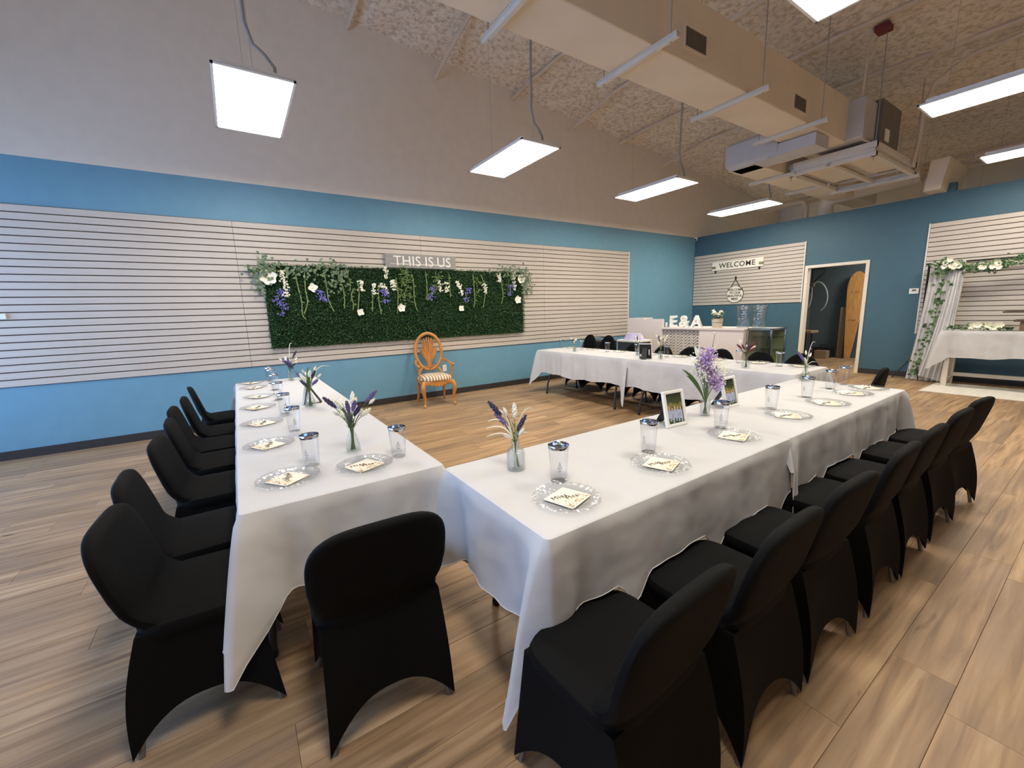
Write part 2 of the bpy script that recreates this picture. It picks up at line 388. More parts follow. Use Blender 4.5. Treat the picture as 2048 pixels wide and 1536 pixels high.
# storefront wall with windows (behind the camera)
b = MB(); b.bb(-0.1, XR+0.1, YF-0.14, YF, 2.75, 6.2); b.bb(-0.1, XR+0.1, YF-0.14, YF, 0, 0.35)
WX = [(0.25, 3.0), (3.3, 6.2)]
xs = [-0.1]+[q for wv_ in WX for q in wv_]+[XR+0.1]
for i in range(0, len(xs), 2): b.bb(xs[i], xs[i+1], YF-0.14, YF, 0.35, 2.75)
struct(b.build('wall_front', 'paint_grey', smooth=False))
for i, (a, c) in enumerate(WX):
    b = MB()
    for x in (a, (a+c)/2-0.02, c-0.05): b.bb(x, x+0.05, YF-0.10, YF-0.04, 0.35, 2.75)
    for z in (0.35, 2.70): b.bb(a, c, YF-0.10, YF-0.04, z, z+0.05)
    wo = struct(b.build('window_%d' % (i+1), 'leg_metal', smooth=False))
    g = MB(); g.bb(a+0.05, c-0.05, YF-0.075, YF-0.069, 0.40, 2.70); g.build('pane', 'window_glass', wo, smooth=False)
    al = bpy.data.lights.new('daylight_portal', 'AREA'); al.shape = 'RECTANGLE'; al.size = c-a; al.size_y = 2.4
    ao = bpy.data.objects.new('daylight_portal', al); COL.objects.link(ao); ao.location = ((a+c)/2, YF-0.2, 1.55)
    ao.rotation_euler = (-PI/2, 0, 0); al.cycles.is_portal = True
# skirting
b = MB(); b.bb(0, 0.012, YF, YB, 0, 0.097); struct(b.build('baseboard_left', 'base_dark', smooth=False))
b = MB(); b.bb(0.012, DX0-0.055, YB-0.012, YB, 0, 0.097); b.bb(DX1+0.055, XR, YB-0.012, YB, 0, 0.097); struct(b.build('baseboard_back', 'base_dark', smooth=False))
# door frame
b = MB()
for x0, x1 in ((DX0-0.05, DX0+0.005), (DX1-0.005, DX1+0.05)): b.bb(x0, x1, YB-0.018, YB+T+0.018, 0, DZ-.006)
b.bb(DX0-0.05, DX1+0.05, YB-0.018, YB+T+0.018, DZ-0.005, DZ+0.05)
struct(b.build('door_1', 'door_frame', smooth=False))
# back room walls
b = MB(); b.bb(1.75, 5.6, 12.75, 12.85, 0, 3.05); b.bb(1.65, 1.75, YB+T, 12.85, 0, 3.05); b.bb(5.5, 5.6, YB+T, 12.85, 0, 3.05)
struct(b.build('wall_storeroom', 'paint_slate', smooth=False))
b = MB(); b.bb(3.42, 3.55, 12.70, 12.76, 0, 3.0); struct(b.build('trim_1', 'paint_grey', smooth=False))
for xx, yy_, lab in ((4.3, 11.6, 'LED panel lighting the back room behind the doorway'), (.9, 12.3, 'LED panel behind the back wall at the left'), (7.6, 12.3, 'LED panel behind the back wall at the right')):  # unseen lamps added to brighten the doorway room and the ceiling beyond
    t = thing('panel_light', lab, 'ceiling light', (xx, yy_, 2.95))
    b = MB(); b.bb(-.5, .5, -.3, .3, .01, .045); b.build('housing', 'white_gloss', t, False)
    b = MB(); b._add([(-.48, -.28, .004), (-.48, .28, .004), (.48, .28, .004), (.48, -.28, .004)], [(0, 1, 2, 3)]); b.build('diffuser', 'store_emit', t, False)
    b = MB()
    for sx in (-.4, .4): b.tube([(sx, 0, .045), (sx, 0, ceil_z(yy_)-2.95)], .0016, 5)
    b.build('hanger_cables', 'cable', t)
# ceiling : sprayed foam
b = MB(); nx, ny = 150, 270; rows = []
for j in range(ny+1):
    y = YF+(YE-YF)*j/ny; row = []
    for i in range(nx+1):
        x = XR*i/nx
        h = mnoise.noise((x*3.1, y*3.1, 0.3))*0.035+mnoise.noise((x*9.0, y*9.0, 5.1))*0.028+mnoise.noise((x*0.8, y*0.8, 2.0))*0.03
        row.append((x, y, ceil_z(y)+h))
    rows.append(row)
b.sheet(rows); ceiling = struct(b.build('ceiling', 'foam', smooth=True))
b = MB(); b.bb(-0.2, XR+0.2, YF-0.3, YE+0.3, 6.1, 6.2); struct(b.build('roof', 'paint_grey', smooth=False))
# foam covered joist bars running from the left wall
for i, (px, py) in enumerate([(697, 52), (872, 155), (1028, 195), (1141, 263), (1243, 286), (1323, 335)]):
    p = at_x(px, py, 0.05); z1 = ceil_z(p.y)-0.03
    b = MB(); pts = [(0.01, p.y, p.z), (0.5, p.y, p.z+0.35*(z1-p.z)+0.02), (1.2, p.y, z1-0.02)]+[(x, p.y+0.02*math.sin(x*3), z1+0.01*math.sin(x*5)) for x in (2, 3, 4, 5, 6, 7, 8, 9.5)]
    b.tube(pts, [0.028]*3+[0.04]*8, 8)
    tag(b.build('roof_joist', 'pipe'), 'foam-crusted white joist bar meeting the left wall, %s from the near end' % ORD[i], 'joist', 'ceiling joists')
# ------------------------------------------------------------------ floor
b = MB(); b.bb(-0.1, XR+0.1, YF-0.1, YE, -0.06, -0.010); floor = struct(b.build('floor', 'subfloor', smooth=False))
PW, PL = 0.182, 1.22; rr = random.Random(5); planks = []
for i in range(int(XR/PW)+1):
    y = YF-rr.random()*PL
    while y < 12.8:
        y0, y1 = max(y, YF), min(y+PL, 12.8); x0, x1 = i*PW, min((i+1)*PW, XR)
        if y1-y0 > 0.02 and x1-x0 > 0.02: planks.append((x0, x1, y0, y1))
        y += PL
def seen(pk):
    c = Vector(((pk[0]+pk[1])/2, (pk[2]+pk[3])/2, 0)); ok = False
    for q in (c, Vector((c.x, pk[2], 0)), Vector((c.x, pk[3], 0))):
        s = proj(q)
        if s and -20 < s[0] < 2068 and -20 < s[1] < 1556: ok = True
    return ok, (c-CAM).length
full = sorted([(seen(p)[1], p) for p in planks if seen(p)[0] and p[3]-p[2] > PL-1e-4 and p[1]-p[0] > PW-1e-4])[:300]
fullset = set(p for _, p in full)
G = 0.0005
pm = MB().bb(-PW/2+G, PW/2-G, -PL/2+G, PL/2-G, -0.010, 0.0, 0.0009).mesh('plank', 'plank', smooth=False)
for _, p in full: link('plank', pm, floor, ((p[0]+p[1])/2, (p[2]+p[3])/2, 0))
b = MB()
for p in planks:
    if p not in fullset: b.box(((p[0]+p[1])/2, (p[2]+p[3])/2, -0.005), (p[1]-p[0]-2*G, p[3]-p[2]-2*G, 0.010), None, 0.0, rr.random()*0.98+0.01)
o = b.build('far_planks', 'plank', floor, smooth=False); o['kind'] = 'stuff'

# ------------------------------------------------------------------ slat panels
SP = 0.07833
def slatwall(name, label, axis, spans, z0, n, plane):
    """axis 'y': on the left wall (x = plane); axis 'x': on the back wall (y = plane)"""
    t = thing(name, label, 'slat panel', (0, 0, 0))
    a0, a1 = spans[0][0], spans[-1][1]
    b = MB()
    if axis == 'y': b.bb(plane, plane+0.008, a0, a1, z0, z0+n*SP)
    else: b.bb(a0, a1, plane-0.008, plane, z0, z0+n*SP)
    b.build('backing', 'slat_back', t, smooth=False)
    for (s0, s1) in spans:
        L = s1-s0-0.004; g = 0.0055
        if axis == 'y': me = MB().bb(0.006, 0.019, -L/2, L/2, g, SP-g, 0.002).mesh('slat', 'slat', False)
        else: me = MB().bb(-L/2, L/2, -0.019, -0.006, g, SP-g, 0.002).mesh('slat', 'slat', False)
        for k in range(n):
            c = (s0+s1)/2
            link('slat', me, t, (plane, c, z0+k*SP) if axis == 'y' else (c, plane, z0+k*SP))
    return t
S = slatwall('slatwall', 'long cream slat panel covering the left wall behind the greenery', 'y', [(-3.35, -2.40), (-2.398, 0.122), (0.122, 2.640), (2.640, 5.155), (5.155, 7.605)], 0.782, 24, 0.001)
b = MB(); b.bb(0.0, 0.024, 7.605, 7.63, 0.782, 2.662); b.build('edge_trim', 'slat_trim', S, False)
S = slatwall('slatwall', 'short cream slat panel on the back wall behind the WELCOME signs', 'x', [(0.016, 2.535)], 1.412, 16, YB-.001)
b = MB(); b.bb(2.535, 2.556, YB-0.024, YB, 1.412, 2.665); b.build('edge_trim', 'slat_trim', S, False)
S = slatwall('slatwall', 'tall cream slat panel on the back wall behind the draped arch', 'x', [(4.42, 6.92)], 0.790, 24, YB-.001)
b = MB(); b.bb(4.400, 4.42, YB-0.024, YB, 0.790, 2.672); b.build('edge_trim', 'slat_trim', S, False)

# ================================================================== CEILING EQUIPMENT
def panel_light(cx, cy, label, conduit=True, w_=0.56, l_=1.22, z=3.25):
    t = thing('panel_light', label, 'ceiling light', (cx, cy, z), 0, 'hanging LED panels')
    b = MB(); b.bb(-l_/2, l_/2, -w_/2, w_/2, 0.008, 0.016, 0.003); b.bb(-l_/2+.05, l_/2-.05, -w_/2+.05, w_/2-.05, 0.014, 0.06, .004)
    b.bb(-l_/2, l_/2, -w_/2, -w_/2+0.018, 0, 0.014); b.bb(-l_/2, l_/2, w_/2-0.018, w_/2, 0, 0.014)
    b.bb(-l_/2, -l_/2+0.018, -w_/2, w_/2, 0, 0.014); b.bb(l_/2-0.018, l_/2, -w_/2, w_/2, 0, 0.014)
    b.build('housing', 'white_gloss', t, False)
    b = MB(); b._add([(-l_/2+.018, -w_/2+.018, .004), (-l_/2+.018, w_/2-.018, .004), (l_/2-.018, w_/2-.018, .004), (l_/2-.018, -w_/2+.018, .004)], [(0, 1, 2, 3)])
    b.build('diffuser', 'panel_emit', t, False)
    for sx in (-0.45, 0.45):
        b = MB(); top = ceil_z(cy)-z; b.tube([(sx, 0, 0.07), (sx, 0, 0.10), (sx, 0, top)], [0.004, 0.0016, 0.0016], 5); b.build('hanger_cable', 'cable', t)
    if conduit:
        top = ceil_z(cy)-z
        b = MB(); b.tube([(0.42, 0.16, 0.07), (0.42, 0.16, 0.16), (0.43, 0.10, 0.23), (0.45, 0.02, 0.28), (0.45, -0.02, 0.42), (0.46, -0.02, 0.9), (0.48, 0.0, top)], 0.013, 8); b.build('conduit', 'cable', t)
    return t
LY = [0.36, 3.10, 5.86, 8.58]
for i, y in enumerate(LY): panel_light(2.02, y, 'white LED panel hanging over the left wall side, %s from the camera' % ORD[i])
for i, y in enumerate([0.4, 3.24, 6.03, 8.84]):
    panel_light(5.73 if i else 6.15, y, ['white LED panel hanging right above the camera', 'white LED panel cut off by the top edge of the photo', 'white LED panel hanging right of the air handler', 'white LED panel hanging furthest back on the right'][i], i != 0, 0.50)
for i, y in enumerate([]): panel_light(8.6, y, 'white LED panel of the far right row, %s from the windows' % ORD[i], False)
# main duct
DZ0, DXa, DXb = 3.585, 3.535, 4.01
t = thing('air_duct', 'long painted rectangular air duct hanging across the ceiling', 'duct', (0, 0, 0))
b = MB(); b.bb(DXa, DXb, -3.3, 7.40, DZ0, 4.14, 0.008); b.build('duct_body', 'duct_paint', t, False)
for (pa, pb) in (((1372, 50), (1412, 110)), ((1590, 187), (1611, 225))):
    a = at_x(pa[0], pa[1], DXb+.01); c = at_x(pb[0], pb[1], DXb+.01)
    fr_ = MB(); y0, y1, z0, z1 = a.y, c.y, c.z-0.01, a.z+0.0
    for q in ((y0-.02, y1+.02, z1, z1+.02), (y0-.02, y1+.02, z0-.02, z0), (y0-.02, y0, z0, z1), (y1, y1+.02, z0, z1)): fr_.bb(DXb, DXb+.014, *q)
    fo = fr_.build('vent_grille', 'duct_paint', t, False)
    g = MB(); g.bb(DXb-.002, DXb+.003, y0, y1, z0, z1)
    g.build('vent_back', 'duct_dark', fo, False); g = MB(); n = 14
    for k in range(n):
        yy_ = y0+(y1-y0)*(k+.5)/n; g.bb(DXb+.002, DXb+.011, yy_-.004, yy_+.004, z0, z1)
    g.build('vent_louvres', 'grille', fo, False)
# struts carrying the duct
for i, (y, xa, xb, z) in enumerate([(1.95, 3.36, 4.20, 3.56), (3.24, 3.36, 4.24, 3.56), (4.78, 3.36, 4.22, 3.56), (6.21, 3.36, 4.22, 3.56)]):
    t = thing('duct_strut', 'white steel strut bar under the main duct, %s from the near end' % ORD[i], 'strut', (0, y, z), 0, 'duct struts')
    b = MB(); b.bb(xa, xb, -0.022, 0.022, -0.020, 0.022, 0.004); b.bb(xa, xb, -0.03, 0.03, 0.012, 0.022); b.build('bar', 'strut', t, False)
    for x in (xa+.07, xb-.07):
        b = MB(); b.tube([(x, 0, -0.03), (x, 0, ceil_z(y)-z)], 0.005, 6); b.build('threaded_rod', 'cable', t)
# lower branch duct
t = thing('branch_duct', 'lower rectangular branch duct turning towards the back wall', 'duct', (0, 0, 0))
zb = 3.42
q0 = at_z(1450, 343, zb); q1 = at_z(1584, 293, zb); q2 = at_z(1676, 390, zb); q3 = at_z(1622, 396, zb)
b = MB(); b.bb(q0.x, 3.52, q0.y, q0.y+0.42, zb, 3.80, 0.05); b.bb(3.4, 3.98, q0.y+.01, q0.y+.41, zb+.004, 3.575); b.build('duct_elbow', 'duct_grey', t, False)
b = MB(); b.bb(q0.x, q0.x+0.40, q0.y+0.10, YB+1.5, zb, 3.78, 0.01); b.build('duct_run', 'duct_paint', t, False)
for yy_ in (q0.y+1.0, q0.y+2.3):
    b = MB(); b.bb(q0.x-.14, q0.x+.55, yy_-.022, yy_+.022, zb-.045, zb-.003, .004); b.build('duct_strut', 'strut', t, False)
# air handler on a hanging platform
PA = at_z(1596, 352, 3.36); PB_ = at_z(1741, 299, 3.36)
x0, x1 = 3.24, 4.32; y0, y1 = 7.55, 9.38
t = thing('air_handler', 'dusty white air handler on a hanging platform below the duct', 'air handler', (0, 0, 0))
b = MB()
for xa, xb, ya, yb in ((x0, x1, y0, y0+.06), (x0, x1, y1-.06, y1), (x0, x0+.06, y0, y1), (x1-.06, x1, y0, y1)): b.bb(xa, xb, ya, yb, 3.36, 3.42, .005); b.bb(xa, xb, ya, yb, 3.47, 3.55, .005)
b.bb(x0-.05, x1+.06, y1-.10, y1-.02, 3.32, 3.36)
b.build('platform_frame', 'white_paint', t, False)
b = MB(); b.bb(x0+.03, x1-.03, y0+.03, y1-.03, 3.51, 3.54); b.bb(x0+.02, x1-.02, y0+.015, y0+.03, 3.42, 3.5); b.build('drain_pan', 'white_paint', t, False)
b = MB(); b.bb((x0+x1)/2-.03, (x0+x1)/2+.03, y0, y1, 3.37, 3.42, .004); b.build('middle_bar', 'white_paint', t, False)
for k in range(2):
    xa = x0+.10+k*.54
    b = MB(); b.bb(xa, xa+.36, y0+.12, y1-.42, 3.44, 3.51, .01); b.build('filter_panel', 'duct_paint', t, False)
    b = MB(); b.bb(xa, xa+.36, y1-.36, y1-.16, 3.49, 3.512); b.build('filter_slot', 'duct_dark', t, False)
b = MB(); b.bb(x0+.45, x1-.06, y0+.28, y0+1.05, 3.545, 4.16, .012); b.build('cabinet', 'duct_dark', t, False)
b = MB(); b.bb(DXa+.05, x1-.12, 7.39, y0+.26, 3.60, 4.12, .02); b.build('plenum', 'duct_grey', t, False)
b = MB(); b.bb(x1-.06, x1-.052, y0+.45, y0+.62, 3.64, 3.80); b.build('label_plate', 'white_gloss', t, False)
for x, y in ((x0+.03, y0+.03), (x1-.03, y0+.03), (x0+.03, y1-.03), (x1-.03, y1-.03)):
    b = MB(); b.tube([(x, y, 3.30), (x, y, ceil_z(y))], .006, 6); b.build('threaded_rod', 'cable', t)
b = MB(); b.tube([(x1-.10, y0+.04, 3.56), (x1-.16, y0-.05, 3.60), (x1-.19, y0-.12, 3.78), (x1-.18, y0-.12, 4.3), (x1-.16, y0-.12, ceil_z(y0))], .014, 8); b.build('conduit', 'pipe', t)
# pipes and ladder near the right of the handler
b = MB(); b.tube([(x1+.02, y1-.3, 3.45), (x1+.08, y1-.4, 3.8), (x1+.10, y1-.45, 4.2), (x1+.2, y1-.5, 4.5), (x1+.55, y1-.55, 4.68), (x1+1.2, y1-.6, 4.70), (x1+4, y1-.6, 4.72)], .028, 8)
tag(b.build('insulated_pipe', 'pipe'), 'pale pipe rising beside the air handler and bending along the ceiling', 'pipe')
la = at_y(1806, 252, 9.55); lb = at_y(1836, 322, 9.55)
t = thing('roof_ladder', 'short white ladder section standing behind the air handler', 'ladder', (la.x, 9.55, 0))
for dx in (0, lb.x-la.x):
    b = MB(); b.tube([(dx, 0, lb.z-.12), (dx, 0.02, la.z)], .016, 6); b.build('rail', 'white_paint', t)
for k in range(4):
    zr = lb.z+(la.z-lb.z)*(k+.4)/4; b = MB(); b.tube([(0, 0.0, zr), (lb.x-la.x, 0, zr)], .010, 6); b.build('rung', 'white_paint', t)
b = MB(); b.tube([(4.75, YB+.45, 3.72), (6.0, YB+.45, 3.74), (9.5, YB+.4, 3.76)], .045, 10); tag(b.build('horizontal_pipe', 'pipe'), 'thick pale pipe running to the right above the back wall', 'pipe')
b = MB(); b.prism([(4.35, 3.15), (4.55, 3.15), (4.62, 3.62), (4.40, 3.62)], 'y', 9.75, YB+.8); tag(b.build('boxed_duct', 'duct_paint', smooth=False), 'pale boxed duct resting on top of the back wall', 'duct')
pe = at_y(1655, 418, YB+.35)
b = MB(); b.tube([(pe.x-.05, pe.y, 3.12), (pe.x-.05, pe.y, 3.30), (pe.x-.02, pe.y, 3.44), (pe.x+.12, pe.y, 3.52), (pe.x+.5, pe.y, 3.55), (pe.x+1.4, pe.y, 3.60)], .15, 14)
tag(b.build('duct_elbow', 'duct_paint'), 'fat round duct elbow dropping behind the back wall', 'duct')
pe = at_y(1612, 420, YB+.3)
b = MB(); b.tube([(pe.x, pe.y, 3.10), (pe.x, pe.y, 3.42), (pe.x-.06, pe.y, 3.52), (pe.x-.20, pe.y, 3.55), (pe.x-1.0, pe.y, 3.58)], .05, 10)
tag(b.build('vent_pipe', 'pipe'), 'thin bent pipe rising behind the back wall near the far LED panel', 'pipe')
for k, (xx, zz) in enumerate(((1.3, 3.62), (1.3, 3.78), (1.5, 3.95))):
    b = MB(); b.tube([(xx, YB+.9+.3*k, zz), (3.2, YB+.9+.3*k, zz+.03), (5.2, YB+.9+.3*k, zz+.05)], .035, 8)
    tag(b.build('plenum_pipe', 'pipe'), 'pale pipe above the back room, %s' % ['lowest of three', 'middle of three', 'highest of three'][k], 'pipe', 'pipes above the back room')
b = MB(); b.bb(4.19, 4.34, 7.42, 7.60, 4.86, 4.93, .004); tag(b.build('junction_box', 'red_box', smooth=False), 'small dark red box fixed on the foam ceiling', 'box')

# ================================================================== FOLDING TABLES AND CLOTHS
ZT = 0.737
def folding_table(x0, x1, y0, y1, label, along):
    t = thing('folding_table', label, 'table', ((x0+x1)/2, (y0+y1)/2, 0), 0, 'folding tables under white cloths')
    hx, hy = (x1-x0)/2-.012, (y1-y0)/2-.012
    b = MB(); b.bb(-hx, hx, -hy, hy, ZT-.052, ZT-.006, .012); b.build('tabletop', 'plastic_top', t, False)
    L, Wd = (hx, hy) if along == 'x' else (hy, hx)
    def P(a, c, z): return (a, c, z) if along == 'x' else (c, a, z)
    for e_ in (-1, 1):
        a = e_*(L-.26)
        for s in (-1, 1):
            b = MB(); b.tube([P(a, s*(Wd-.15), ZT-.055), P(a, s*(Wd-.15), .50), P(a+e_*.02, s*(Wd-.12), .40), P(a+e_*.05, s*(Wd-.045), .18), P(a+e_*.06, s*(Wd-.03), .012)], .0145, 8); b.build('leg', 'leg_metal', t)
            b = MB(); b.tube([P(a+e_*.06, s*(Wd-.03), 0), P(a+e_*.06, s*(Wd-.03), .03)], .018, 8); b.build('foot_cap', 'black_plain', t)
        b = MB(); b.tube([P(a+e_*.03, -(Wd-.10), .34), P(a+e_*.03, -(Wd-.25), .395), P(a+e_*.03, Wd-.25, .395), P(a+e_*.03, Wd-.10, .34)], .0125, 8); b.build('crossbar', 'leg_metal', t)
        b = MB(); b.tube([P(a+e_*.03, 0, .395), P(a-e_*.42, 0, ZT-.055)], .011, 8); b.build('brace', 'leg_metal', t)
    return t
def tablecloth(x0, x1, y0, y1, label, drops, corners, seats=None, seed=1, seatdrop=.27, amp=1.0, cdir=None, zoff=0.0, nopl=None):
    """drops: S,E,N,W hang; corners: SW,SE,NE,NW extra hang of the corner pleat; seats: {side:[centres]} cloth rides up on the seats"""
    rd = random.Random(seed); t = thing('tablecloth', label, 'tablecloth', ((x0+x1)/2, (y0+y1)/2, ZT+zoff), 0, 'white tablecloths')
    hx, hy = (x1-x0)/2, (y1-y0)/2; r = .022; step = .022; pts = []   # pos, normal, side, s(signed dist to near corner), corner idx
    C = [(-hx, -hy), (hx, -hy), (hx, hy), (-hx, hy)]; Nn = [(0, -1), (1, 0), (0, 1), (-1, 0)]
    for sd in range(4):
        a, c = C[sd], C[(sd+1) % 4]; L = math.dist(a, c); n = max(4, int((L-2*r)/step)); dx, dy = (c[0]-a[0])/L, (c[1]-a[1])/L
        for k in range(n+1):
            q = r+(L-2*r)*k/n; pts.append(((a[0]+dx*q, a[1]+dy*q), Nn[sd], sd, q, L-q))
        n2 = Nn[(sd+1) % 4]
        for k in range(1, 6):
            th = k/6*PI/2; nx_ = Nn[sd][0]*math.cos(th)+n2[0]*math.sin(th); ny_ = Nn[sd][1]*math.cos(th)+n2[1]*math.sin(th)
            sg = (1 if c[0] > 0 else -1, 1 if c[1] > 0 else -1)
            pts.append(((c[0]-sg[0]*r+nx_*r, c[1]-sg[1]*r+ny_*r), (nx_, ny_), sd if k < 3 else (sd+1) % 4, L-r if k < 3 else r, r*.5 if k < 3 else math.inf))
    n = len(pts); V = 12; rows = [[] for _ in range(V+2)]
    ph = [rd.random()*6.28 for _ in range(6)]
    for i, (p, nn, sd, qa, qb) in enumerate(pts):
        L = (2*hx if sd % 2 == 0 else 2*hy)
        if qb == math.inf: qb = L-qa
        ca, cb = sd, (sd+1) % 4
        d = drops[sd]
        if seats and sd in seats and d > .1:
            cen = C[sd]; crd = (p[0] if sd % 2 == 0 else p[1])
            m_ = min(abs(crd-c_) for c_ in seats[sd])
            k_ = min(1, max(0, (m_-.17)/.09)); k_ = k_*k_*(3-2*k_); d = seatdrop+(d-seatdrop)*k_
        w_ = qa
        d += .014*math.sin(w_*5.0+ph[0])+.008*math.sin(w_*13+ph[1])
        gx = gy = 0.0; e_ = 0.0
        for q, ci in ((qa, ca), (qb, cb)):
            ex = corners[ci]
            if ex <= 0: continue
            nb = drops[(ci-1) % 4] if ci == sd else drops[ci]
            full_ = drops[sd] > .1
            if not full_ and q > .035: continue
            wd = .085 if full_ else .025
            if nopl and (ci, sd) in nopl: wd = .022
            g = math.exp(-(q/(wd*.72))**4); e_ = max(e_, ex*math.exp(-(q/(wd*.85))**2)); sx = 1 if C[ci][0] > 0 else -1; sy = 1 if C[ci][1] > 0 else -1
            fx = sx if drops[1 if sx > 0 else 3] > .1 else sx*.15; fy = sy if drops[2 if sy > 0 else 0] > .1 else sy*.15
            if cdir and ci in cdir: gx += cdir[ci][0]*g; gy += cdir[ci][1]*g
            else: gx += fx*g*.09; gy += fy*g*.09
            # hollow beside the pleat
            h_ = math.exp(-((q-.14)/.05)**2)*.022; gx -= nn[0]*h_; gy -= nn[1]*h_
        if d < .1: d = max(.012, drops[sd])
        d += e_
        rip = amp*(.010*math.sin(w_*9+ph[2])+.007*math.sin(w_*21+ph[3])+.004*math.sin(w_*47+ph[4]))
        if seats and sd in seats: rip *= .5
        for v in range(V+2):
            if v == 0: rows[v].append((p[0]-nn[0]*.012, p[1]-nn[1]*.012, .004)); continue
            if v == 1: rows[v].append((p[0]-nn[0]*.003, p[1]-nn[1]*.003, .0015)); continue
            f = (v-1)/V; out = .006+rip*f**.8+(.010*f if d > .1 else 0)
            rows[v].append((p[0]+nn[0]*out+gx*f**.8, p[1]+nn[1]*out+gy*f**.8, -d*f))
    b = MB(); b.rings(rows, True, False)
    b.f[-1] = tuple(reversed(b.f[-1]))
    b.build('drape', 'cloth', t)
    h = MB(); h.tube([Vector(q) for q in rows[-1]]+[Vector(rows[-1][0])], .0022, 4, False); h.build('hem', 'cloth', t)
    return t
HA = .35
# left table (runs away from the camera towards the left wall): two tables, near one nearer the camera
XA0, XAm, XA1, YA0, YA1 = 1.27, 3.07, 4.925, -.075, .705
XB0, XB1, YB0, YBm, YB1 = 4.955, 5.685, .685, 2.26, 4.10
XC0, XCm, XC1, YC0, YC1 = .88, 2.84, 4.86, 4.29, 5.06
A_CH = [4.74, 4.26, 3.63, 3.08, 2.60, 2.12, 1.45]
B_CH = [.80, 1.33, 1.83, 2.40, 2.88, 3.43, 3.93]
folding_table(XAm, XA1, YA0, YA1, 'folding table under the white cloth of the left row, near half', 'x')
folding_table(XA0, XAm, YA0, YA1, 'folding table under the white cloth of the left row, far half by the wall', 'x')
folding_table(XB0, XB1, YB0, YBm, 'folding table under the white cloth of the right row, near half', 'y')
folding_table(XB0, XB1, YBm, YB1, 'folding table under the white cloth of the right row, far half', 'y')
folding_table(XC0, XCm, YC0, YC1, 'folding table under the white cloth of the back row, left half', 'x')
folding_table(XCm, XC1, YC0, YC1, 'folding table under the white cloth of the back row, right half', 'x')
cA = (XAm+XA1)/2; cA2 = (XA0+XAm)/2; cB = (YB0+YBm)/2; cB2 = (YBm+YB1)/2; cC = (XC0+XCm)/2; cC2 = (XCm+XC1)/2
tablecloth(XAm-.025, XA1, YA0, YA1, 'white cloth on the left row table nearest the camera', (.36, .33, .34, .03), (0, .25, .16, 0), {0: [x-cA for x in A_CH if x > XAm-.2]}, 3, cdir={1: (.085, -.105)}, zoff=.0025, nopl=[(1, 0)])
tablecloth(XA0, XAm-.004, YA0, YA1, 'white cloth on the left row table by the slat wall', (.36, .03, .34, .34), (.2, 0, 0, .2), {0: [x-cA2 for x in A_CH if x < XAm+.2]}, 4)
tablecloth(XB0, XB1, YB0, YBm-.004, 'white cloth on the right row table nearest the camera, corner trailing low', (.36, .36, .03, .34), (.13, .30, .0, 0), {1: [y-cB for y in B_CH if y < YBm+.2]}, 7, cdir={1: (-.06, -.125)}, nopl=[(1, 1)])
tablecloth(XB0, XB1, YBm-.025, YB1, 'white cloth on the far table of the right row', (.03, .36, .34, .34), (0, .16, .2, .2), {1: [y-cB2 for y in B_CH if y > YBm-.2]}, 8, zoff=.0025, cdir={1: (.05, -.03)})
tablecloth(XC0, XCm+.03, YC0, YC1, 'white cloth on the back row table nearest the slat wall', (.38, .03, .30, .36), (.24, .26, 0, .1), None, 9, amp=1.6, zoff=.0025, cdir={1: (.02, -.08)})
tablecloth(XCm+.004, XC1, YC0, YC1, 'white cloth on the right half of the back row', (.38, .3, .30, .03), (0, .2, .1, 0), None, 10, amp=1.3)

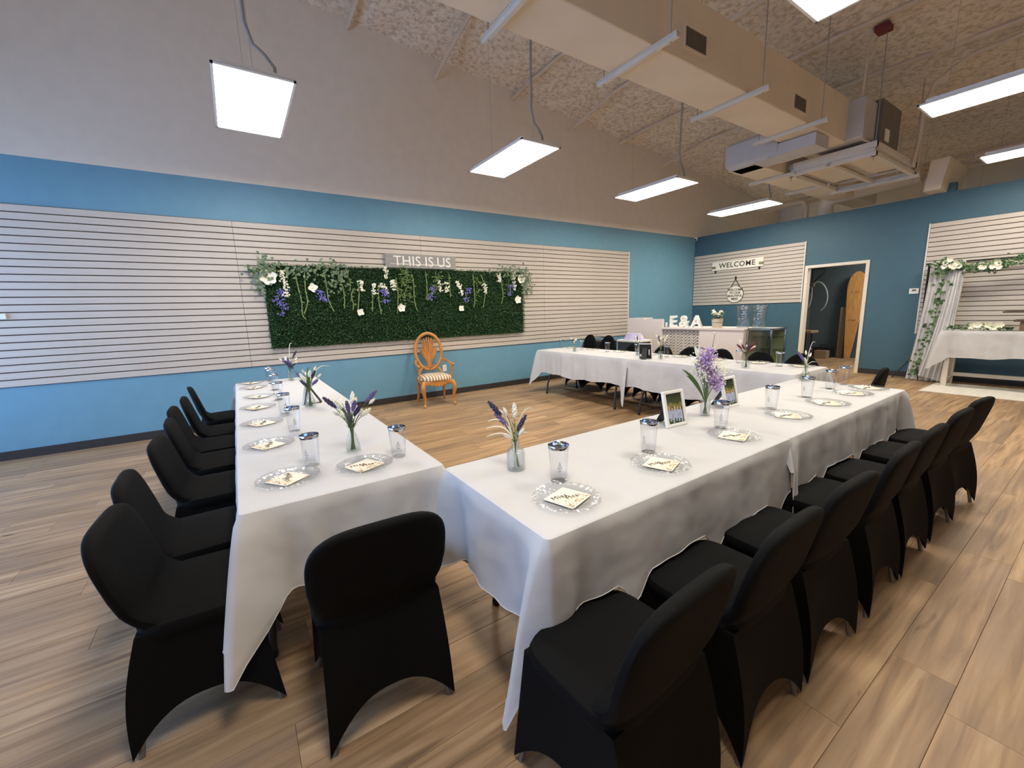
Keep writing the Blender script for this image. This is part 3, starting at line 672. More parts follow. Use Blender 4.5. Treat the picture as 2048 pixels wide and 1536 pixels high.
# ================================================================== COVERED CHAIRS
def sring(hx, y0, y1, z, n=28, e=3.2):
    out = []; cy, hy = (y0+y1)/2, (y1-y0)/2
    for k in range(n):
        a = 2*PI*k/n; c, s = math.cos(a), math.sin(a)
        out.append((hx*math.copysign(abs(c)**(2/e), c), cy+hy*math.copysign(abs(s)**(2/e), s), z))
    return out
def covered_chair(name, label, dome=False, H=.775, group=None):
    t = thing(name, label, 'chair', (0, 0, 0), 0, group)
    # backrest
    Z0_ = .445; R = []; zs = [k/24 for k in range(17)]+[.70, .75, .80, .84, .88, .91, .94, .965, .985, 1.0]
    for f in zs:
        zz = Z0_+f*(H-Z0_); c = -.150-.085*f; fl = max(0, 1-f/.22)
        if dome: wv_ = .216*math.sqrt(max(0.0, 1-max(0, (f-.1)/.9)**2.2))
        else: wv_ = (.202+.022*min(1, f*2.5))*(1 if f < .50 else (max(0, 1-((f-.50)/.502)**3.4))**(1/3.4))
        th = (.034-.010*f)*(1 if f < .93 else math.sqrt(max(.02, 1-((f-.93)/.0705)**2)))
        R.append(sring(max(wv_, .004), c-th+.012*fl, c+th+.07*fl*fl, zz, 36, 3.2))
    b = MB(); b.rings(R); b.build('backrest', 'spandex', t)
    # seat
    R = [sring(.203, -.165, .172, .400, 36, 5), sring(.212, -.170, .182, .415, 36, 5), sring(.215, -.172, .186, .435, 36, 5), sring(.210, -.172, .180, .450, 36, 5), sring(.192, -.165, .160, .457, 36, 4.5), sring(.12, -.12, .10, .460, 36, 3)]
    b = MB(); b.rings(R); b.build('seat', 'spandex', t)
    # stretched skirt with arched hems between the legs
    n = 20; rows = []
    for v in range(11):
        f = v/10; row = []
        for sd in range(4):
            for k in range(n):
                s = k/n*2-1; arch = .135*(1-abs(s)**2.6)
                z = .425-(.425-(.010+arch))*f; h = 1-z/.425
                hx = .200+.016*h; y0 = -.162-.058*h-.02*math.sin(min(1, h)*PI); y1 = .170+.052*h
                pin = (.030 if sd % 2 == 0 else .022)*(1-s*s)*math.sin(min(1, h)*PI*.85)
                if sd == 0: q = (hx*s, y0+pin*.9)
                elif sd == 1: q = (hx-pin, y0+(y1-y0)*(s+1)/2)
                elif sd == 2: q = (-hx*s, y1-pin)
                else: q = (-hx+pin, y1-(y1-y0)*(s+1)/2)
                row.append((q[0], q[1], z))
        rows.append(row)
    b = MB(); b.rings(rows, True, False); b.build('skirt', 'spandex', t)
    for sx in (-1, 1):
        for y_, yt in ((-.203, -.13), (.204, .14)):
            b = MB(); b.tube([(sx*.200, y_, 0.0), (sx*.190, y_*.97, .05), (sx*.160, yt, .40)], .010, 8); b.build('leg', 'chair_leg', t)
    return t
proto = covered_chair('covered_chair', 'x', group='black covered folding chairs'); first = [True]
def chair(x, y, rz, label, grp, src=None):
    if src is None and first[0]:
        first[0] = False; proto.location = (x, y, 0); proto.rotation_euler = (0, 0, rz); proto['label'] = label; proto['group'] = grp; return proto
    return dup(src or proto, (x, y, 0), rz, label, grp)
for i, x in enumerate(A_CH):
    chair(x, -.215-(.03 if i in (1, 4) else 0), [-.06, .03, -.03, .05, 0, .04, .14][i], 'black spandex-covered folding chair on the left side, %s from the camera' % ORD[i], 'chairs along the left table')
chair(5.095, .31, PI/2-.04, 'black spandex-covered folding chair alone at the near end of the left table', 'chairs along the left table')
for i, y in enumerate(B_CH):
    chair(5.845+[.0, .0, .0, .005, .005, .01, .02][i], y, PI/2+[.05, .02, -.03, .02, 0, -.04, -.10][i], 'black spandex-covered folding chair on the right side, %s from the camera' % ORD[i], 'chairs along the right table')
dome = covered_chair('covered_chair', 'x', True, .82, 'chairs behind the back table')
CXS = [(.95, .915), (1.42, .955), (1.98, .80), (2.55, .80), (3.02, .835), (3.48, .82), (3.98, .812), (4.46, .80)]
dtall = covered_chair('covered_chair', 'x', True, .945, 'chairs behind the back table')
CL = ['black round-backed covered chair behind the back table, %s from the left wall' % ORD[i] for i in range(8)]
u1 = u2 = True
for i, (x, h) in enumerate(CXS):
    src = dtall if i < 2 else dome
    yy_ = 5.27
    if i == 0 or i == 2:
        src.location = (x, yy_, 0); src.rotation_euler = (0, 0, PI); src['label'] = CL[i]
    else: dup(src, (x, yy_, 0), PI+[0, .05, 0, -.04, .03, 0, -.05, .04][i], CL[i])
dup(dome, (5.16, 4.72, 0), PI/2+.05, 'black round-backed covered chair at the right end of the back table')

# ================================================================== PLACE SETTINGS
def scal(a, r, z): return 1+(.018*math.cos(12*a) if r > .105 else (.008*math.cos(12*a) if r > .09 else 0))
pl = MB(); pl.lathe([(.001, .004), (.070, .004), (.080, .006), (.088, .012), (.098, .0155), (.112, .0175), (.122, .0165), (.1235, .0145), (.112, .0150), (.098, .013), (.088, .0095), (.078, .003), (.06, .001), (.001, .001)], 72, (0, 0, 0), scal)
plate_me = pl.mesh('plate', 'clear_plate')
rb = MB()
for k in range(48):
    a = 2*PI*k/48; r_ = .116+.003*(k % 2); rb.octa((r_*math.cos(a), r_*math.sin(a), .0185), .0042, (1, 1, .45))
bead_me = rb.mesh('rim_beads', 'clear_plastic')
cb = MB(); cb.lathe([(.001, .003), (.029, .003), (.0315, .012), (.0395, .138), (.0408, .150), (.040, .150), (.0385, .137), (.0306, .014), (.027, .007), (.001, .006)], 28); cup_me = cb.mesh('cup', 'clear_plastic')
bb_ = MB(); bb_.lathe([(.001, 0.0), (.031, 0.0), (.0318, .0045), (.029, .006), (.001, .004)], 28); base_me = bb_.mesh('cup_base', 'clear_plastic')
rm = MB(); rm.lathe([(.0403, .136), (.0416, .150), (.0408, .1515), (.0394, .150), (.0388, .137)], 28); rim_me = rm.mesh('silver_rim', 'silver')
mo = MB()
for (z, wdt) in ((.052, .012), (.057, .003), (.062, .020), (.070, .016), (.077, .011), (.083, .006), (.088, .002)):
    for k in range(6):
        a0 = -wdt/.036/2+wdt/.036*k/6; a1 = a0+wdt/.036/6; rr_ = .0315+(z-.012)*.0635+.0008; h = .0026
        mo._add([(rr_*math.cos(a0), rr_*math.sin(a0), z), (rr_*math.cos(a1), rr_*math.sin(a1), z), (rr_*math.cos(a1)+.0002, rr_*math.sin(a1), z+h), (rr_*math.cos(a0)+.0002, rr_*math.sin(a0), z+h)], [(0, 1, 2, 3)])
motif_me = mo.mesh('cake_print', 'print_dark', False)
# napkin
nk = MB(); nk.box((0, 0, .002), (.122, .122, .003), None, .001); nk.box((.004, -.003, .0045), (.119, .119, .002), Matrix.Rotation(.03, 3, 'Z')); napkin_me = nk.mesh('napkin', 'card', False)
cf = MB(); rq = random.Random(2)
for k in range(70):
    x = -.055+.112*rq.random(); y = -.056+.05*rq.random()**1.6; s_ = .0018+.0022*rq.random()
    cf.box((x, y, .0062), (s_*1.8, s_, .0005), Matrix.Rotation(rq.random()*3, 3, 'Z'))
conf_me = cf.mesh('gold_flecks', 'card_gold', False)
t1_me = text_mesh('Miss', .034, .0004, 'card_text', 1.1); t2_me = text_mesh('Mrs', .032, .0004, 'card_text', 1.1)
rset = random.Random(9)
def setting(px, py, cx, cy, face, where, kplate=True):
    """face: heading the guest looks along (radians)"""
    t = thing('plate', 'clear scalloped plastic plate, '+where, 'plate', (px, py, ZT+.004), rset.random()*.5, 'clear plates'); link('dish', plate_me, t); link('rim_beads', bead_me, t)
    t = thing('napkin', 'cream printed napkin, '+where, 'napkin', (px+rset.uniform(-.006, .006), py+rset.uniform(-.006, .006), ZT+.0082), face-PI/2+rset.uniform(.25, .65), 'printed napkins')
    link('sheet', napkin_me, t); link('gold_flecks', conf_me, t)
    o = link('lettering', t1_me, t, (-.018, .022, .0062)); o.rotation_euler = (0, 0, -.35)
    o = link('lettering', t2_me, t, (.012, -.012, .0062)); o.rotation_euler = (0, 0, -.35)
    t = thing('cup', 'clear tumbler with silver rim, '+where, 'cup', (cx, cy, ZT+.004), math.atan2(CAM.y-cy, CAM.x-cx)+rset.uniform(-.6, .6), 'silver-rimmed tumblers')
    link('glass', cup_me, t); link('cup_base', base_me, t); link('silver_rim', rim_me, t); link('cake_print', motif_me, t)
AP = [(4.672, .108), (4.079, .075), (3.514, .068), (2.928, .07), (2.408, .098), (1.799, .075), (1.43, .065)]
AC = [(4.556, .216), (3.845, .22), (3.285, .22), (2.631, .232), (2.069, .245), (1.584, .25), (1.36, .245)]
for i in range(7): setting(*AP[i], *AC[i], PI/2, 'left table, %s from the camera' % ORD[i])
setting(4.715, .41, 4.69, .575, PI, 'left table, laid alone at its near end')
BP = [(5.517, .906), (5.515, 1.436), (5.50, 2.047), (5.489, 2.665), (5.509, 3.183), (5.494, 3.649), (5.50, 3.96)]
BC = [(5.372, .994), (5.375, 1.536), (5.37, 2.155), (5.34, 2.79), (5.34, 3.307), (5.328, 3.751), (5.325, 4.03)]
for i in range(7): setting(*BP[i], *BC[i], PI, 'right table, %s from the camera' % ORD[i])
CP = [1.10, 1.62, 2.2, 2.78, 3.27, 3.75, 4.25, 4.68]
for i, x in enumerate(CP): setting(x, 4.90, x-.16 if i < 6 else x-.17, 4.80, -PI/2, 'back table, %s from the left wall' % ORD[i])

# ================================================================== VASES AND FLOWERS
def bud_vase(x, y, label, kind):
    t = thing('bud_vase', label, 'vase', (x, y, ZT+.004), .3*(x+y), 'glass vases')
    b = MB()
    if kind == 'bottle': b.lathe([(.001, .001), (.037, .001), (.040, .006), (.040, .075), (.035, .090), (.020, .100), (.0165, .108), (.0165, .120), (.019, .128), (.017, .128), (.0145, .119), (.0145, .108), (.018, .099), (.031, .088), (.0345, .074), (.0345, .008), (.001, .006)], 28); b.build('bottle', 'cut_glass', t)
    elif kind == 'jar': b.lathe([(.001, .001), (.026, .001), (.028, .005), (.031, .096), (.0325, .102), (.030, .102), (.028, .095), (.025, .010), (.001, .008)], 10); b.build('jar', 'cut_glass', t)
    else:
        R = []
        for hx, z in ((.033, .0), (.034, .006), (.030, .05), (.022, .085), (.013, .105), (.0125, .120), (.015, .128)): R.append(sring(hx, -hx, hx, z, 24, 6 if z < .06 else 3))
        for hx, z in ((.0135, .128), (.0105, .118), (.011, .104), (.019, .084), (.027, .05), (.030, .010)): R.append(sring(hx, -hx, hx, z, 24, 6 if z < .06 else 3))
        b.rings(R); b.build('bottle', 'vase_glass', t)
    return t
def bezier(p0, p1, p2, n=7): return [Vector(p0)*(1-k/n)**2+Vector(p1)*2*(k/n)*(1-k/n)+Vector(p2)*(k/n)**2 for k in range(n+1)]
def spike(b, pts, r, L, rd, dens=26, taper=True):
    """flower spike along the last L metres of a stem"""
    p1 = Vector(pts[-1]); d = (Vector(pts[-1])-Vector(pts[-2])).normalized()
    for k in range(dens):
        f = k/(dens-1); c = p1-d*(L*(1-f)); a = k*2.4; rr_ = r*(.55+.6*math.sin(PI*min(1, f*.9+.08)))
        o = Vector((math.cos(a), math.sin(a), 0)); o -= d*o.dot(d)
        b.octa(c+o.normalized()*rr_*.6, rr_*.75, (1, 1, 1.5), rd.random()*.9+.05)
def bouquet(x, y, label, seed, spec, neck=.12, z0=.012, name='flower_bouquet'):
    """spec: list of (kind, dx, dy, height)"""
    rd = random.Random(seed); t = thing(name, label, 'flowers', (x, y, ZT+.004), 0, 'artificial flowers in vases')
    for kind, dx, dy, h in spec:
        p0 = (rd.uniform(-.012, .012), rd.uniform(-.012, .012), z0); pn = (dx*.06, dy*.06, neck); pt = (dx, dy, h)
        pts = [Vector(p0), Vector((p0[0]*.3+pn[0]*.5, p0[1]*.3+pn[1]*.5, neck*.6))]+bezier(pn, (dx*.35, dy*.35, neck+(h-neck)*.6), pt, 6)
        if kind == 'grass':
            b = MB(); q = bezier(pn, (dx*.25, dy*.25, h*1.15), (dx, dy, h), 9); b.tube([Vector(p0)]+q, [.002]*3+[.0035]*5+[.0028, .002, .001], 5, flat=.5); b.build('white_blade', 'bloom_white', t); continue
        if kind == 'leaf':
            b = MB(); q = bezier(pn, (dx*.4, dy*.4, neck+(h-neck)*.7), (dx, dy, h), 8); b.tube(q, [.003, .006, .010, .013, .014, .013, .010, .006, .001], 6, flat=.25); b.build('long_leaf', 'leaf_green', t); continue
        b = MB(); b.tube(pts, .0016, 5); st = b.build('stem', 'stem_green', t)
        h_ = MB(); mname = {'lav': 'bloom_lavender', 'dark': 'bloom_dark', 'red': 'bloom_red', 'white': 'white_petals', 'bud': 'bloom_white', 'yel': 'bloom_cream', 'lilac': 'lilac_petals', 'rose': 'bloom_white', 'spray': 'white_petals'}[kind]
        if kind in ('lav', 'dark', 'red'): spike(h_, pts, .0085, .075, rd, 30)
        elif kind == 'white': spike(h_, pts, .009, .06, rd, 24)
        elif kind in ('bud', 'yel'):
            d = (pts[-1]-pts[-2]).normalized(); h_.tube([pts[-1]-d*.012, pts[-1], pts[-1]+d*.014, pts[-1]+d*.028], [.003, .0085, .0075, .001], 7)
        elif kind == 'lilac':
            c = Vector(pt)
            for k in range(110):
                v = Vector((rd.gauss(0, 1), rd.gauss(0, 1), rd.gauss(0, 1))).normalized()*rd.random()**.4
                v = Vector((v.x*.045, v.y*.045, v.z*.06)); q = c+v
                h_.octa(q, .0085, (1, 1, .5), rd.random()*.9+.05, Matrix.Rotation(rd.random()*3, 3, Vector((rd.random(), rd.random(), rd.random()+.1))))
        elif kind == 'spray':
            c = Vector(pt)
            for k in range(40):
                v = Vector((rd.gauss(0, .018), rd.gauss(0, .018), rd.gauss(0, .024))); h_.octa(c+v, .0055, (1, 1, .8), rd.random()*.9+.05)
        elif kind == 'rose':
            c = Vector(pt)
            for k in range(14):
                a = k*2.4; rr_ = .004+.0011*k; h_.leaf(c+Vector((0, 0, -.012)), (math.cos(a)*rr_/.016, math.sin(a)*rr_/.016, 1.0), (math.cos(a), math.sin(a), 0), .026, .020, -.3)
        h_.build('flower_head', mname, st)
        if kind in ('white', 'bud', 'lav') and rd.random() < .8:
            l = MB()
            for k in range(3):
                q = pts[2+k]; a = rd.random()*6.28; l.leaf(q, (math.cos(a), math.sin(a), .9), (0, 0, 1), .035, .008)
            l.build('leaves', 'leaf_green', st)
    return t
def mix(seed, n, spread=.10, top=.30, kinds=('lav', 'dark', 'white', 'bud', 'yel', 'white', 'lav', 'bud')):
    rd = random.Random(seed); out = []
    for k in range(n):
        a = 2*PI*k/n+rd.random()*.6; r_ = spread*(.35+.65*rd.random()); out.append((kinds[k % len(kinds)], math.cos(a)*r_, math.sin(a)*r_, top*(.68+.32*rd.random())))
    return out
gl = lambda dx, dy, h: ('grass', dx, dy, h)
bud_vase(4.468, .418, 'clear square glass bottle vase on the left table, nearest the camera', 'square')
bouquet(4.468, .418, 'lavender, white and dark flowers standing in the nearest vase of the left table', 21, mix(1, 15, .115, .30)+[('dark', -.02, -.11, .29), ('lav', .03, .13, .30)])
bud_vase(3.155, .405, 'small glass bottle vase in the middle of the left table beside a photo frame', 'square')
bouquet(3.155, .405, 'mixed lavender flowers with a curling white blade in the middle of the left table', 22, mix(2, 14, .11, .31)+[gl(.02, .16, .30), ('dark', -.06, -.13, .36), ('leaf', -.05, .02, .30)])
bud_vase(1.50, .44, 'small glass jar vase at the far end of the left table', 'jar')
bouquet(1.50, .44, 'purple flowers with one tall white blade at the far end of the left table', 23, mix(3, 9, .09, .27)+[gl(.0, .05, .40), ('dark', .02, .08, .32)])
bud_vase(5.165, .93, 'round cut-glass bottle vase nearest the camera on the right table', 'bottle')
bouquet(5.165, .93, 'dark lavender stems and curling white blades in the cut-glass bottle', 24, [('dark', -.06, -.09, .30), ('lav', -.045, -.07, .25), ('dark', .02, .045, .235), ('yel', -.02, -.03, .25), ('white', .0, .0, .29), ('bud', .01, .02, .16), ('bud', -.01, -.03, .15), gl(-.07, -.09, .26), gl(-.05, -.10, .22), gl(-.05, -.11, .19), gl(.02, .09, .255), gl(-.02, -.13, .165), gl(.01, .07, .15)])
bud_vase(5.17, 2.33, 'faceted glass jar vase holding the big lilac bouquet on the right table', 'jar')
bouquet(5.17, 2.33, 'big lilac bouquet with white sprays between the photo frames', 25, [('lilac', -.02, -.02, .33), ('lilac', .01, .04, .22), ('lilac', .02, .08, .20), ('lilac', -.03, .01, .29), ('lilac', .02, -.02, .37), ('lilac', -.01, .05, .26), ('spray', -.04, -.07, .33), ('spray', -.03, -.06, .29), ('spray', .03, .05, .31), ('spray', -.02, .07, .35), ('spray', -.05, -.03, .36), ('spray', .02, -.08, .27), ('white', -.05, -.05, .42), ('rose', .02, .03, .50), ('leaf', -.06, -.16, .30), ('leaf', -.05, -.13, .26), ('leaf', .02, -.02, .22), gl(.02, .09, .42), gl(.03, .14, .30), ('spray', .02, .11, .29), ('spray', .05, .10, .25), ('spray', -.02, .0, .24)], neck=.10, name='lilac_bouquet')
bud_vase(5.06, 4.0, 'small glass bottle vase at the far end of the right table', 'square')
bouquet(5.06, 4.0, 'white buds and bending white blades at the far end of the right table', 26, [('lav', -.06, -.05, .26), ('lav', -.03, -.06, .23), ('bud', -.01, 0, .24), ('bud', .01, .03, .22), ('bud', 0, -.02, .18), gl(.03, .06, .33), gl(.05, .13, .12), gl(.04, .10, .16), gl(.0, .08, .27), ('white', -.02, 0, .2)])
for i, (x, y, k, sd) in enumerate([(1.61, 4.50, 'jar', 31), (2.739, 4.66, 'jar', 32), (3.20, 4.55, 'jar', 33), (4.332, 4.45, 'square', 34)]):
    bud_vase(x, y, 'little glass vase on the back table, %s from the left wall' % ORD[i], k)
    kk = ('white', 'bud', 'yel', 'dark', 'bud') if i < 3 else ('red', 'white', 'red', 'bud', 'dark', 'red', 'bud')
    bouquet(x, y, ['thin dark and white stems in the back table vase nearest the left wall', 'curling white and green stems in a back table vase beside the black frame', 'white stems with a dark blade in a back table vase right of the black frame', 'dark red flowers with white buds in the right vase of the back table'][i], sd, mix(sd, [7, 9, 8, 13][i], [.07, .09, .09, .10][i], [.26, .28, .30, .29][i], kk)+([gl(.04, .0, .30)] if i in (1, 2) else []))

# ================================================================== PHOTO FRAMES
m, nt, b = newmat('photo_print')
tc = N(nt, 'ShaderNodeTexCoord'); sx = N(nt, 'ShaderNodeSeparateXYZ'); nt.links.new(tc.outputs['Object'], sx.inputs[0])
no = N(nt, 'ShaderNodeTexNoise'); no.inputs['Scale'].default_value = 55; no.inputs['Detail'].default_value = 3; nt.links.new(tc.outputs['Object'], no.inputs['Vector'])
ma = N(nt, 'ShaderNodeMath', operation='MULTIPLY_ADD'); ma.inputs[1].default_value = .045; nt.links.new(no.outputs['Fac'], ma.inputs[0]); nt.links.new(sx.outputs['Z'], ma.inputs[2])
mr = N(nt, 'ShaderNodeMapRange'); mr.inputs[1].default_value = .03; mr.inputs[2].default_value = .205; nt.links.new(ma.outputs[0], mr.inputs[0])
cr = N(nt, 'ShaderNodeValToRGB'); e = cr.color_ramp.elements; cr.color_ramp.interpolation = 'EASE'
for i, (p, c) in enumerate([(0, (58, 78, 46)), (.3, (72, 90, 56)), (.5, (62, 78, 46)), (.62, (130, 126, 66)), (.72, (60, 70, 38)), (1, (34, 44, 28))]):
    k = e[i] if i < 2 else e.new(p); k.position = p; k.color = lin(c)
nt.links.new(mr.outputs[0], cr.inputs[0]); nt.links.new(cr.outputs[0], b.inputs['Base Color']); b.inputs['Roughness'].default_value = .25
mat('photo_blue', (168, 178, 202), .3, var=.3, vscale=70); mat('photo_skin', (204, 168, 132), .3)
def photo_frame(x, y, rz, label):
    """local: picture faces -y, leaning back"""
    t = thing('photo_frame', label, 'photo frame', (x, y, ZT+.004), rz, 'white photo frames'); R = Matrix.Rotation(-.22, 3, 'X')
    W_, H_ = .165, .205
    def P(c, d, nm, m_, bev=0): MB().box(R @ Vector(c), d, R, bev).build(nm, m_, t, False)
    b = MB()
    for c, d in (((0, 0, .009), (W_, .016, .018)), ((0, 0, H_-.009), (W_, .016, .018)), ((-W_/2+.009, 0, H_/2), (.018, .016, H_-.03)), ((W_/2-.009, 0, H_/2), (.018, .016, H_-.03))): b.box(R @ Vector(c), d, R, .003)
    b.build('frame_border', 'white_gloss', t, False)
    P((0, .001, H_/2), (W_-.034, .004, H_-.034), 'picture', 'photo_print')
    fg = MB(); rdp = random.Random(int(x*100)); hd = MB()
    for k in range(5):
        xx = -.045+.0225*k; zz = .085+.012*rdp.random()
        fg.box(R @ Vector((xx, -.0016, zz-.022)), (.022, .001, .050), R); fg.box(R @ Vector((xx+.004, -.0017, zz-.05)), (.010, .001, .03), R)
        hd.box(R @ Vector((xx, -.0018, zz+.012)), (.012, .001, .016), R)
    pic = [c for c in t.children if c.name.startswith('picture')][-1]
    fg.build('printed_figures', 'photo_blue', pic, False)['kind'] = 'stuff'; hd.build('printed_faces', 'photo_skin', pic, False)['kind'] = 'stuff'
    P((0, .009, H_/2), (W_-.012, .004, H_-.012), 'backing', 'black_plain')
    b = MB(); a0 = R @ Vector((0, .011, H_*.72)); b._add([(-.03, a0.y, a0.z), (.03, a0.y, a0.z), (.035, .125, .0), (-.035, .125, .0), (-.03, a0.y+.004, a0.z), (.03, a0.y+.004, a0.z), (.035, .129, .0), (-.035, .129, .0)], [(0, 1, 2, 3), (7, 6, 5, 4), (0, 4, 5, 1), (1, 5, 6, 2), (2, 6, 7, 3), (3, 7, 4, 0)])
    b.build('easel_back', 'black_plain', t, False)
    return t
photo_frame(5.20, 2.01, PI/2-.08, 'white framed family photo on the right table, nearer one left of the lilac bouquet')
photo_frame(5.16, 2.66, PI/2+.02, 'white framed photo on the right table, behind the lilac bouquet')
photo_frame(2.98, .38, -.25, 'white framed photo seen edge-on in the middle of the left table')
f = photo_frame(3.02, 4.48, PI+.45, 'black back of a photo frame with stickers standing on the back table')
R_ = Matrix.Rotation(-.22, 3, 'X')
b = MB(); b.box(R_ @ Vector((.05, .0118, .05)), (.045, .001, .03), R_ @ Matrix.Rotation(.5, 3, 'Y')); b.box(R_ @ Vector((-.05, .0118, .09)), (.014, .001, .075), R_); b.build('sticker', 'white_gloss', f, False)

# ================================================================== CARVED ARMCHAIR
t = thing('carved_armchair', 'carved honey-oak armchair with oval back and striped seat against the left wall', 'armchair', (.50, 2.53, 0), -PI/2-.14)
# local: faces +y (rotated to face +x), width along x
b = MB(); b.rings([sring(.22, -.20, .24, .395), sring(.245, -.225, .262, .405), sring(.25, -.23, .266, .425), sring(.24, -.22, .256, .452), sring(.18, -.17, .2, .474), sring(.09, -.1, .12, .480)]); b.build('seat_cushion', 'stripe', t)
b = MB(); b.bb(-.235, .235, .22, .25, .335, .40, .008); b.bb(-.235, .235, -.22, -.19, .335, .40, .008); b.bb(-.24, -.21, -.21, .24, .335, .40, .008); b.bb(.21, .24, -.21, .24, .335, .40, .008)
for k in range(9): b.ball((-.20+.05*k, .245, .345-.018*math.cos((k-4)*.75)), .02, 8, 4, (1.4, .5, 1))
b.build('apron', 'honey_oak', t)
for sx in (-1, 1):
    b = MB(); b.tube([(sx*.225, .225, .385), (sx*.245, .25, .33), (sx*.25, .255, .27), (sx*.232, .238, .17), (sx*.222, .232, .09), (sx*.232, .25, .035), (sx*.245, .27, .018), (sx*.25, .285, .014)], [.028, .034, .034, .024, .018, .019, .022, .012], 10); b.build('leg', 'honey_oak', t)
    b = MB(); b.tube([(sx*.205, -.215, .40), (sx*.21, -.225, .25), (sx*.215, -.25, .10), (sx*.225, -.29, 0.012)], [.024, .022, .019, .019], 8); b.build('leg', 'honey_oak', t)
    b = MB(); b.tube([(sx*.205, -.215, .38), (sx*.17, -.235, .50), (sx*.12, -.245, .56)], [.024, .022, .02], 8); b.build('back_stile', 'honey_oak', t)
    b = MB(); b.tube([(sx*.20, -.245, .68), (sx*.235, -.20, .675), (sx*.265, -.05, .645), (sx*.275, .08, .625), (sx*.275, .15, .63), (sx*.275, .175, .615)], [.017, .019, .019, .021, .024, .014], 8); b.tube([(sx*.27, .10, .62), (sx*.262, .09, .53), (sx*.242, .10, .40)], [.018, .016, .02], 8); b.build('armrest', 'honey_oak', t)
# oval back
oc, oa, ob_ = Vector((0, -.265, .815)), .215, .29
def ov(a, s=1.0, dy=0): z = oc.z+ob_*s*math.sin(a); return (oa*s*math.cos(a), oc.y-.10*(z-.815)+dy, z)
b = MB(); n = 40; b.tube([ov(2*PI*k/n) for k in range(n+1)], .027, 8, False); b.build('oval_frame', 'honey_oak', t)
b = MB()
def carve(pts, r0, r1): b.tube([(x, oc.y-.10*(z-.815), z) for x, z in pts], [r0]+[(r0+r1)/2*1.25]*(len(pts)-2)+[r1], 6, flat=.55)
carve([(0, .55), (0, .66), (0, .80)], .052, .034)
for sx in (-1, 1):
    for (xe, ze, zs_) in ((.02, 1.05, .82), (.062, 1.03, .80), (.10, 1.00, .77), (.055, .95, .74), (.12, .90, .72), (.145, .86, .70), (.13, .80, .68), (.10, .74, .65)):
        carve([(sx*.012, zs_-.10), (sx*(.2*xe+.012), zs_), (sx*xe*.72, (zs_+ze)/2+.03), (sx*xe, ze)], .026, .018)
    carve([(sx*.02, .57), (sx*.06, .575), (sx*.085, .60)], .022, .010)
b.build('carved_splat', 'honey_oak', t)
# outlet
t = thing('wall_outlet', 'white electrical outlet low on the blue wall beside the carved armchair', 'outlet', (0, 2.938, .482)); b = MB(); b.bb(0, .006, -.036, .036, -.058, .058, .002); b.build('cover_plate', 'white_gloss', t, False)
b = MB()
for z in (-.022, .022): b.bb(.006, .008, -.016, .016, z-.013, z+.013)
b.build('sockets', 'sign_white', t, False)
t = thing('wall_outlet', 'small white plug fixed on the slat panel at the far left edge', 'outlet', (.019, -2.0, 1.527)); b = MB(); b.bb(0, .03, -.03, .03, -.03, .03, .004); b.build('plug_body', 'white_gloss', t, False)

# ================================================================== GREENERY WALL
GY0, GY1, GZ0, GZ1 = .385, 4.61, 1.02, 2.125
t = thing('greenery_wall', 'dark boxwood greenery backdrop hung on the left slat panel', 'greenery', (.0215, 0, 0))
NX, NZ = 8, 2; pw, pz = (GY1-GY0)/NX, (GZ1-GZ0)/NZ
vm = []
for s in range(2):
    rd = random.Random(40+s); b = MB()
    for k in range(3600):
        y = rd.uniform(-pw/2-.008, pw/2+.008); z = rd.uniform(-pz/2-.012, pz/2+.012); x = .018+rd.random()**.7*.045
        d = Vector((rd.uniform(.2, 1), rd.uniform(-1, 1), rd.uniform(-.8, 1))); b.leaf((x, y, z), d, (rd.uniform(-.3, .3), rd.uniform(-1, 1), rd.uniform(-1, 1)), rd.uniform(.018, .030), rd.uniform(.010, .016), .2, rd.random()*.96+.02)
    vm.append(b.mesh('boxwood_panel', 'boxwood', False))
back = MB().bb(0, .02, -pw/2, pw/2, -pz/2, pz/2).mesh('panel_backing', 'boxwood_mat', False)
for i in range(NX):
    for j in range(NZ):
        o = link('boxwood_panel', vm[(i+j) % 2], t, (0, GY0+pw*(i+.5), GZ0+pz*(j+.5))); o['kind'] = 'stuff'
        link('panel_backing', back, o)
GXF = .088
def z5(p): return at_x(500+p[0]*.14648, 500+p[1]*.14648, GXF)
def z6(p): return at_x(760+p[0]*.15625, 490+p[1]*.15625, GXF)
vines = [(z5, v) for v in ([(620, 330), (660, 520), (705, 700), (715, 870), (760, 945)], [(745, 270), (755, 520), (785, 680), (780, 760), (740, 870)], [(1015, 330), (1050, 520), (1075, 690), (1150, 840)], [(1260, 470), (1290, 640), (1290, 800)], [(1350, 270), (1335, 360), (1365, 430), (1365, 560)], [(1415, 525), (1385, 620), (1410, 730), (1410, 820)], [(1470, 450), (1490, 580), (1475, 830)], [(1670, 560), (1675, 840)], [(1755, 490), (1760, 700), (1795, 880)], [(1990, 380), (2020, 600), (2015, 870)])]
vines += [(z6, v) for v in ([(400, 380), (430, 480), (435, 640), (450, 760), (475, 835)], [(580, 340), (600, 520), (600, 710)], [(880, 370), (895, 560), (900, 670)], [(1190, 370), (1205, 560), (1215, 700), (1200, 800)], [(1290, 380), (1345, 540), (1340, 680), (1320, 800)], [(1550, 450), (1565, 560), (1575, 650), (1555, 750)])]
def smooth_path(P, n=4):
    out = []
    for i in range(len(P)-1):
        p0, p1, p2, p3 = P[max(i-1, 0)], P[i], P[i+1], P[min(i+2, len(P)-1)]
        for k in range(n):
            s = k/n; out.append(.5*((2*p1)+(p2-p0)*s+(2*p0-5*p1+4*p2-p3)*s*s+(3*p1-p0-3*p2+p3)*s**3))
    return out+[P[-1]]
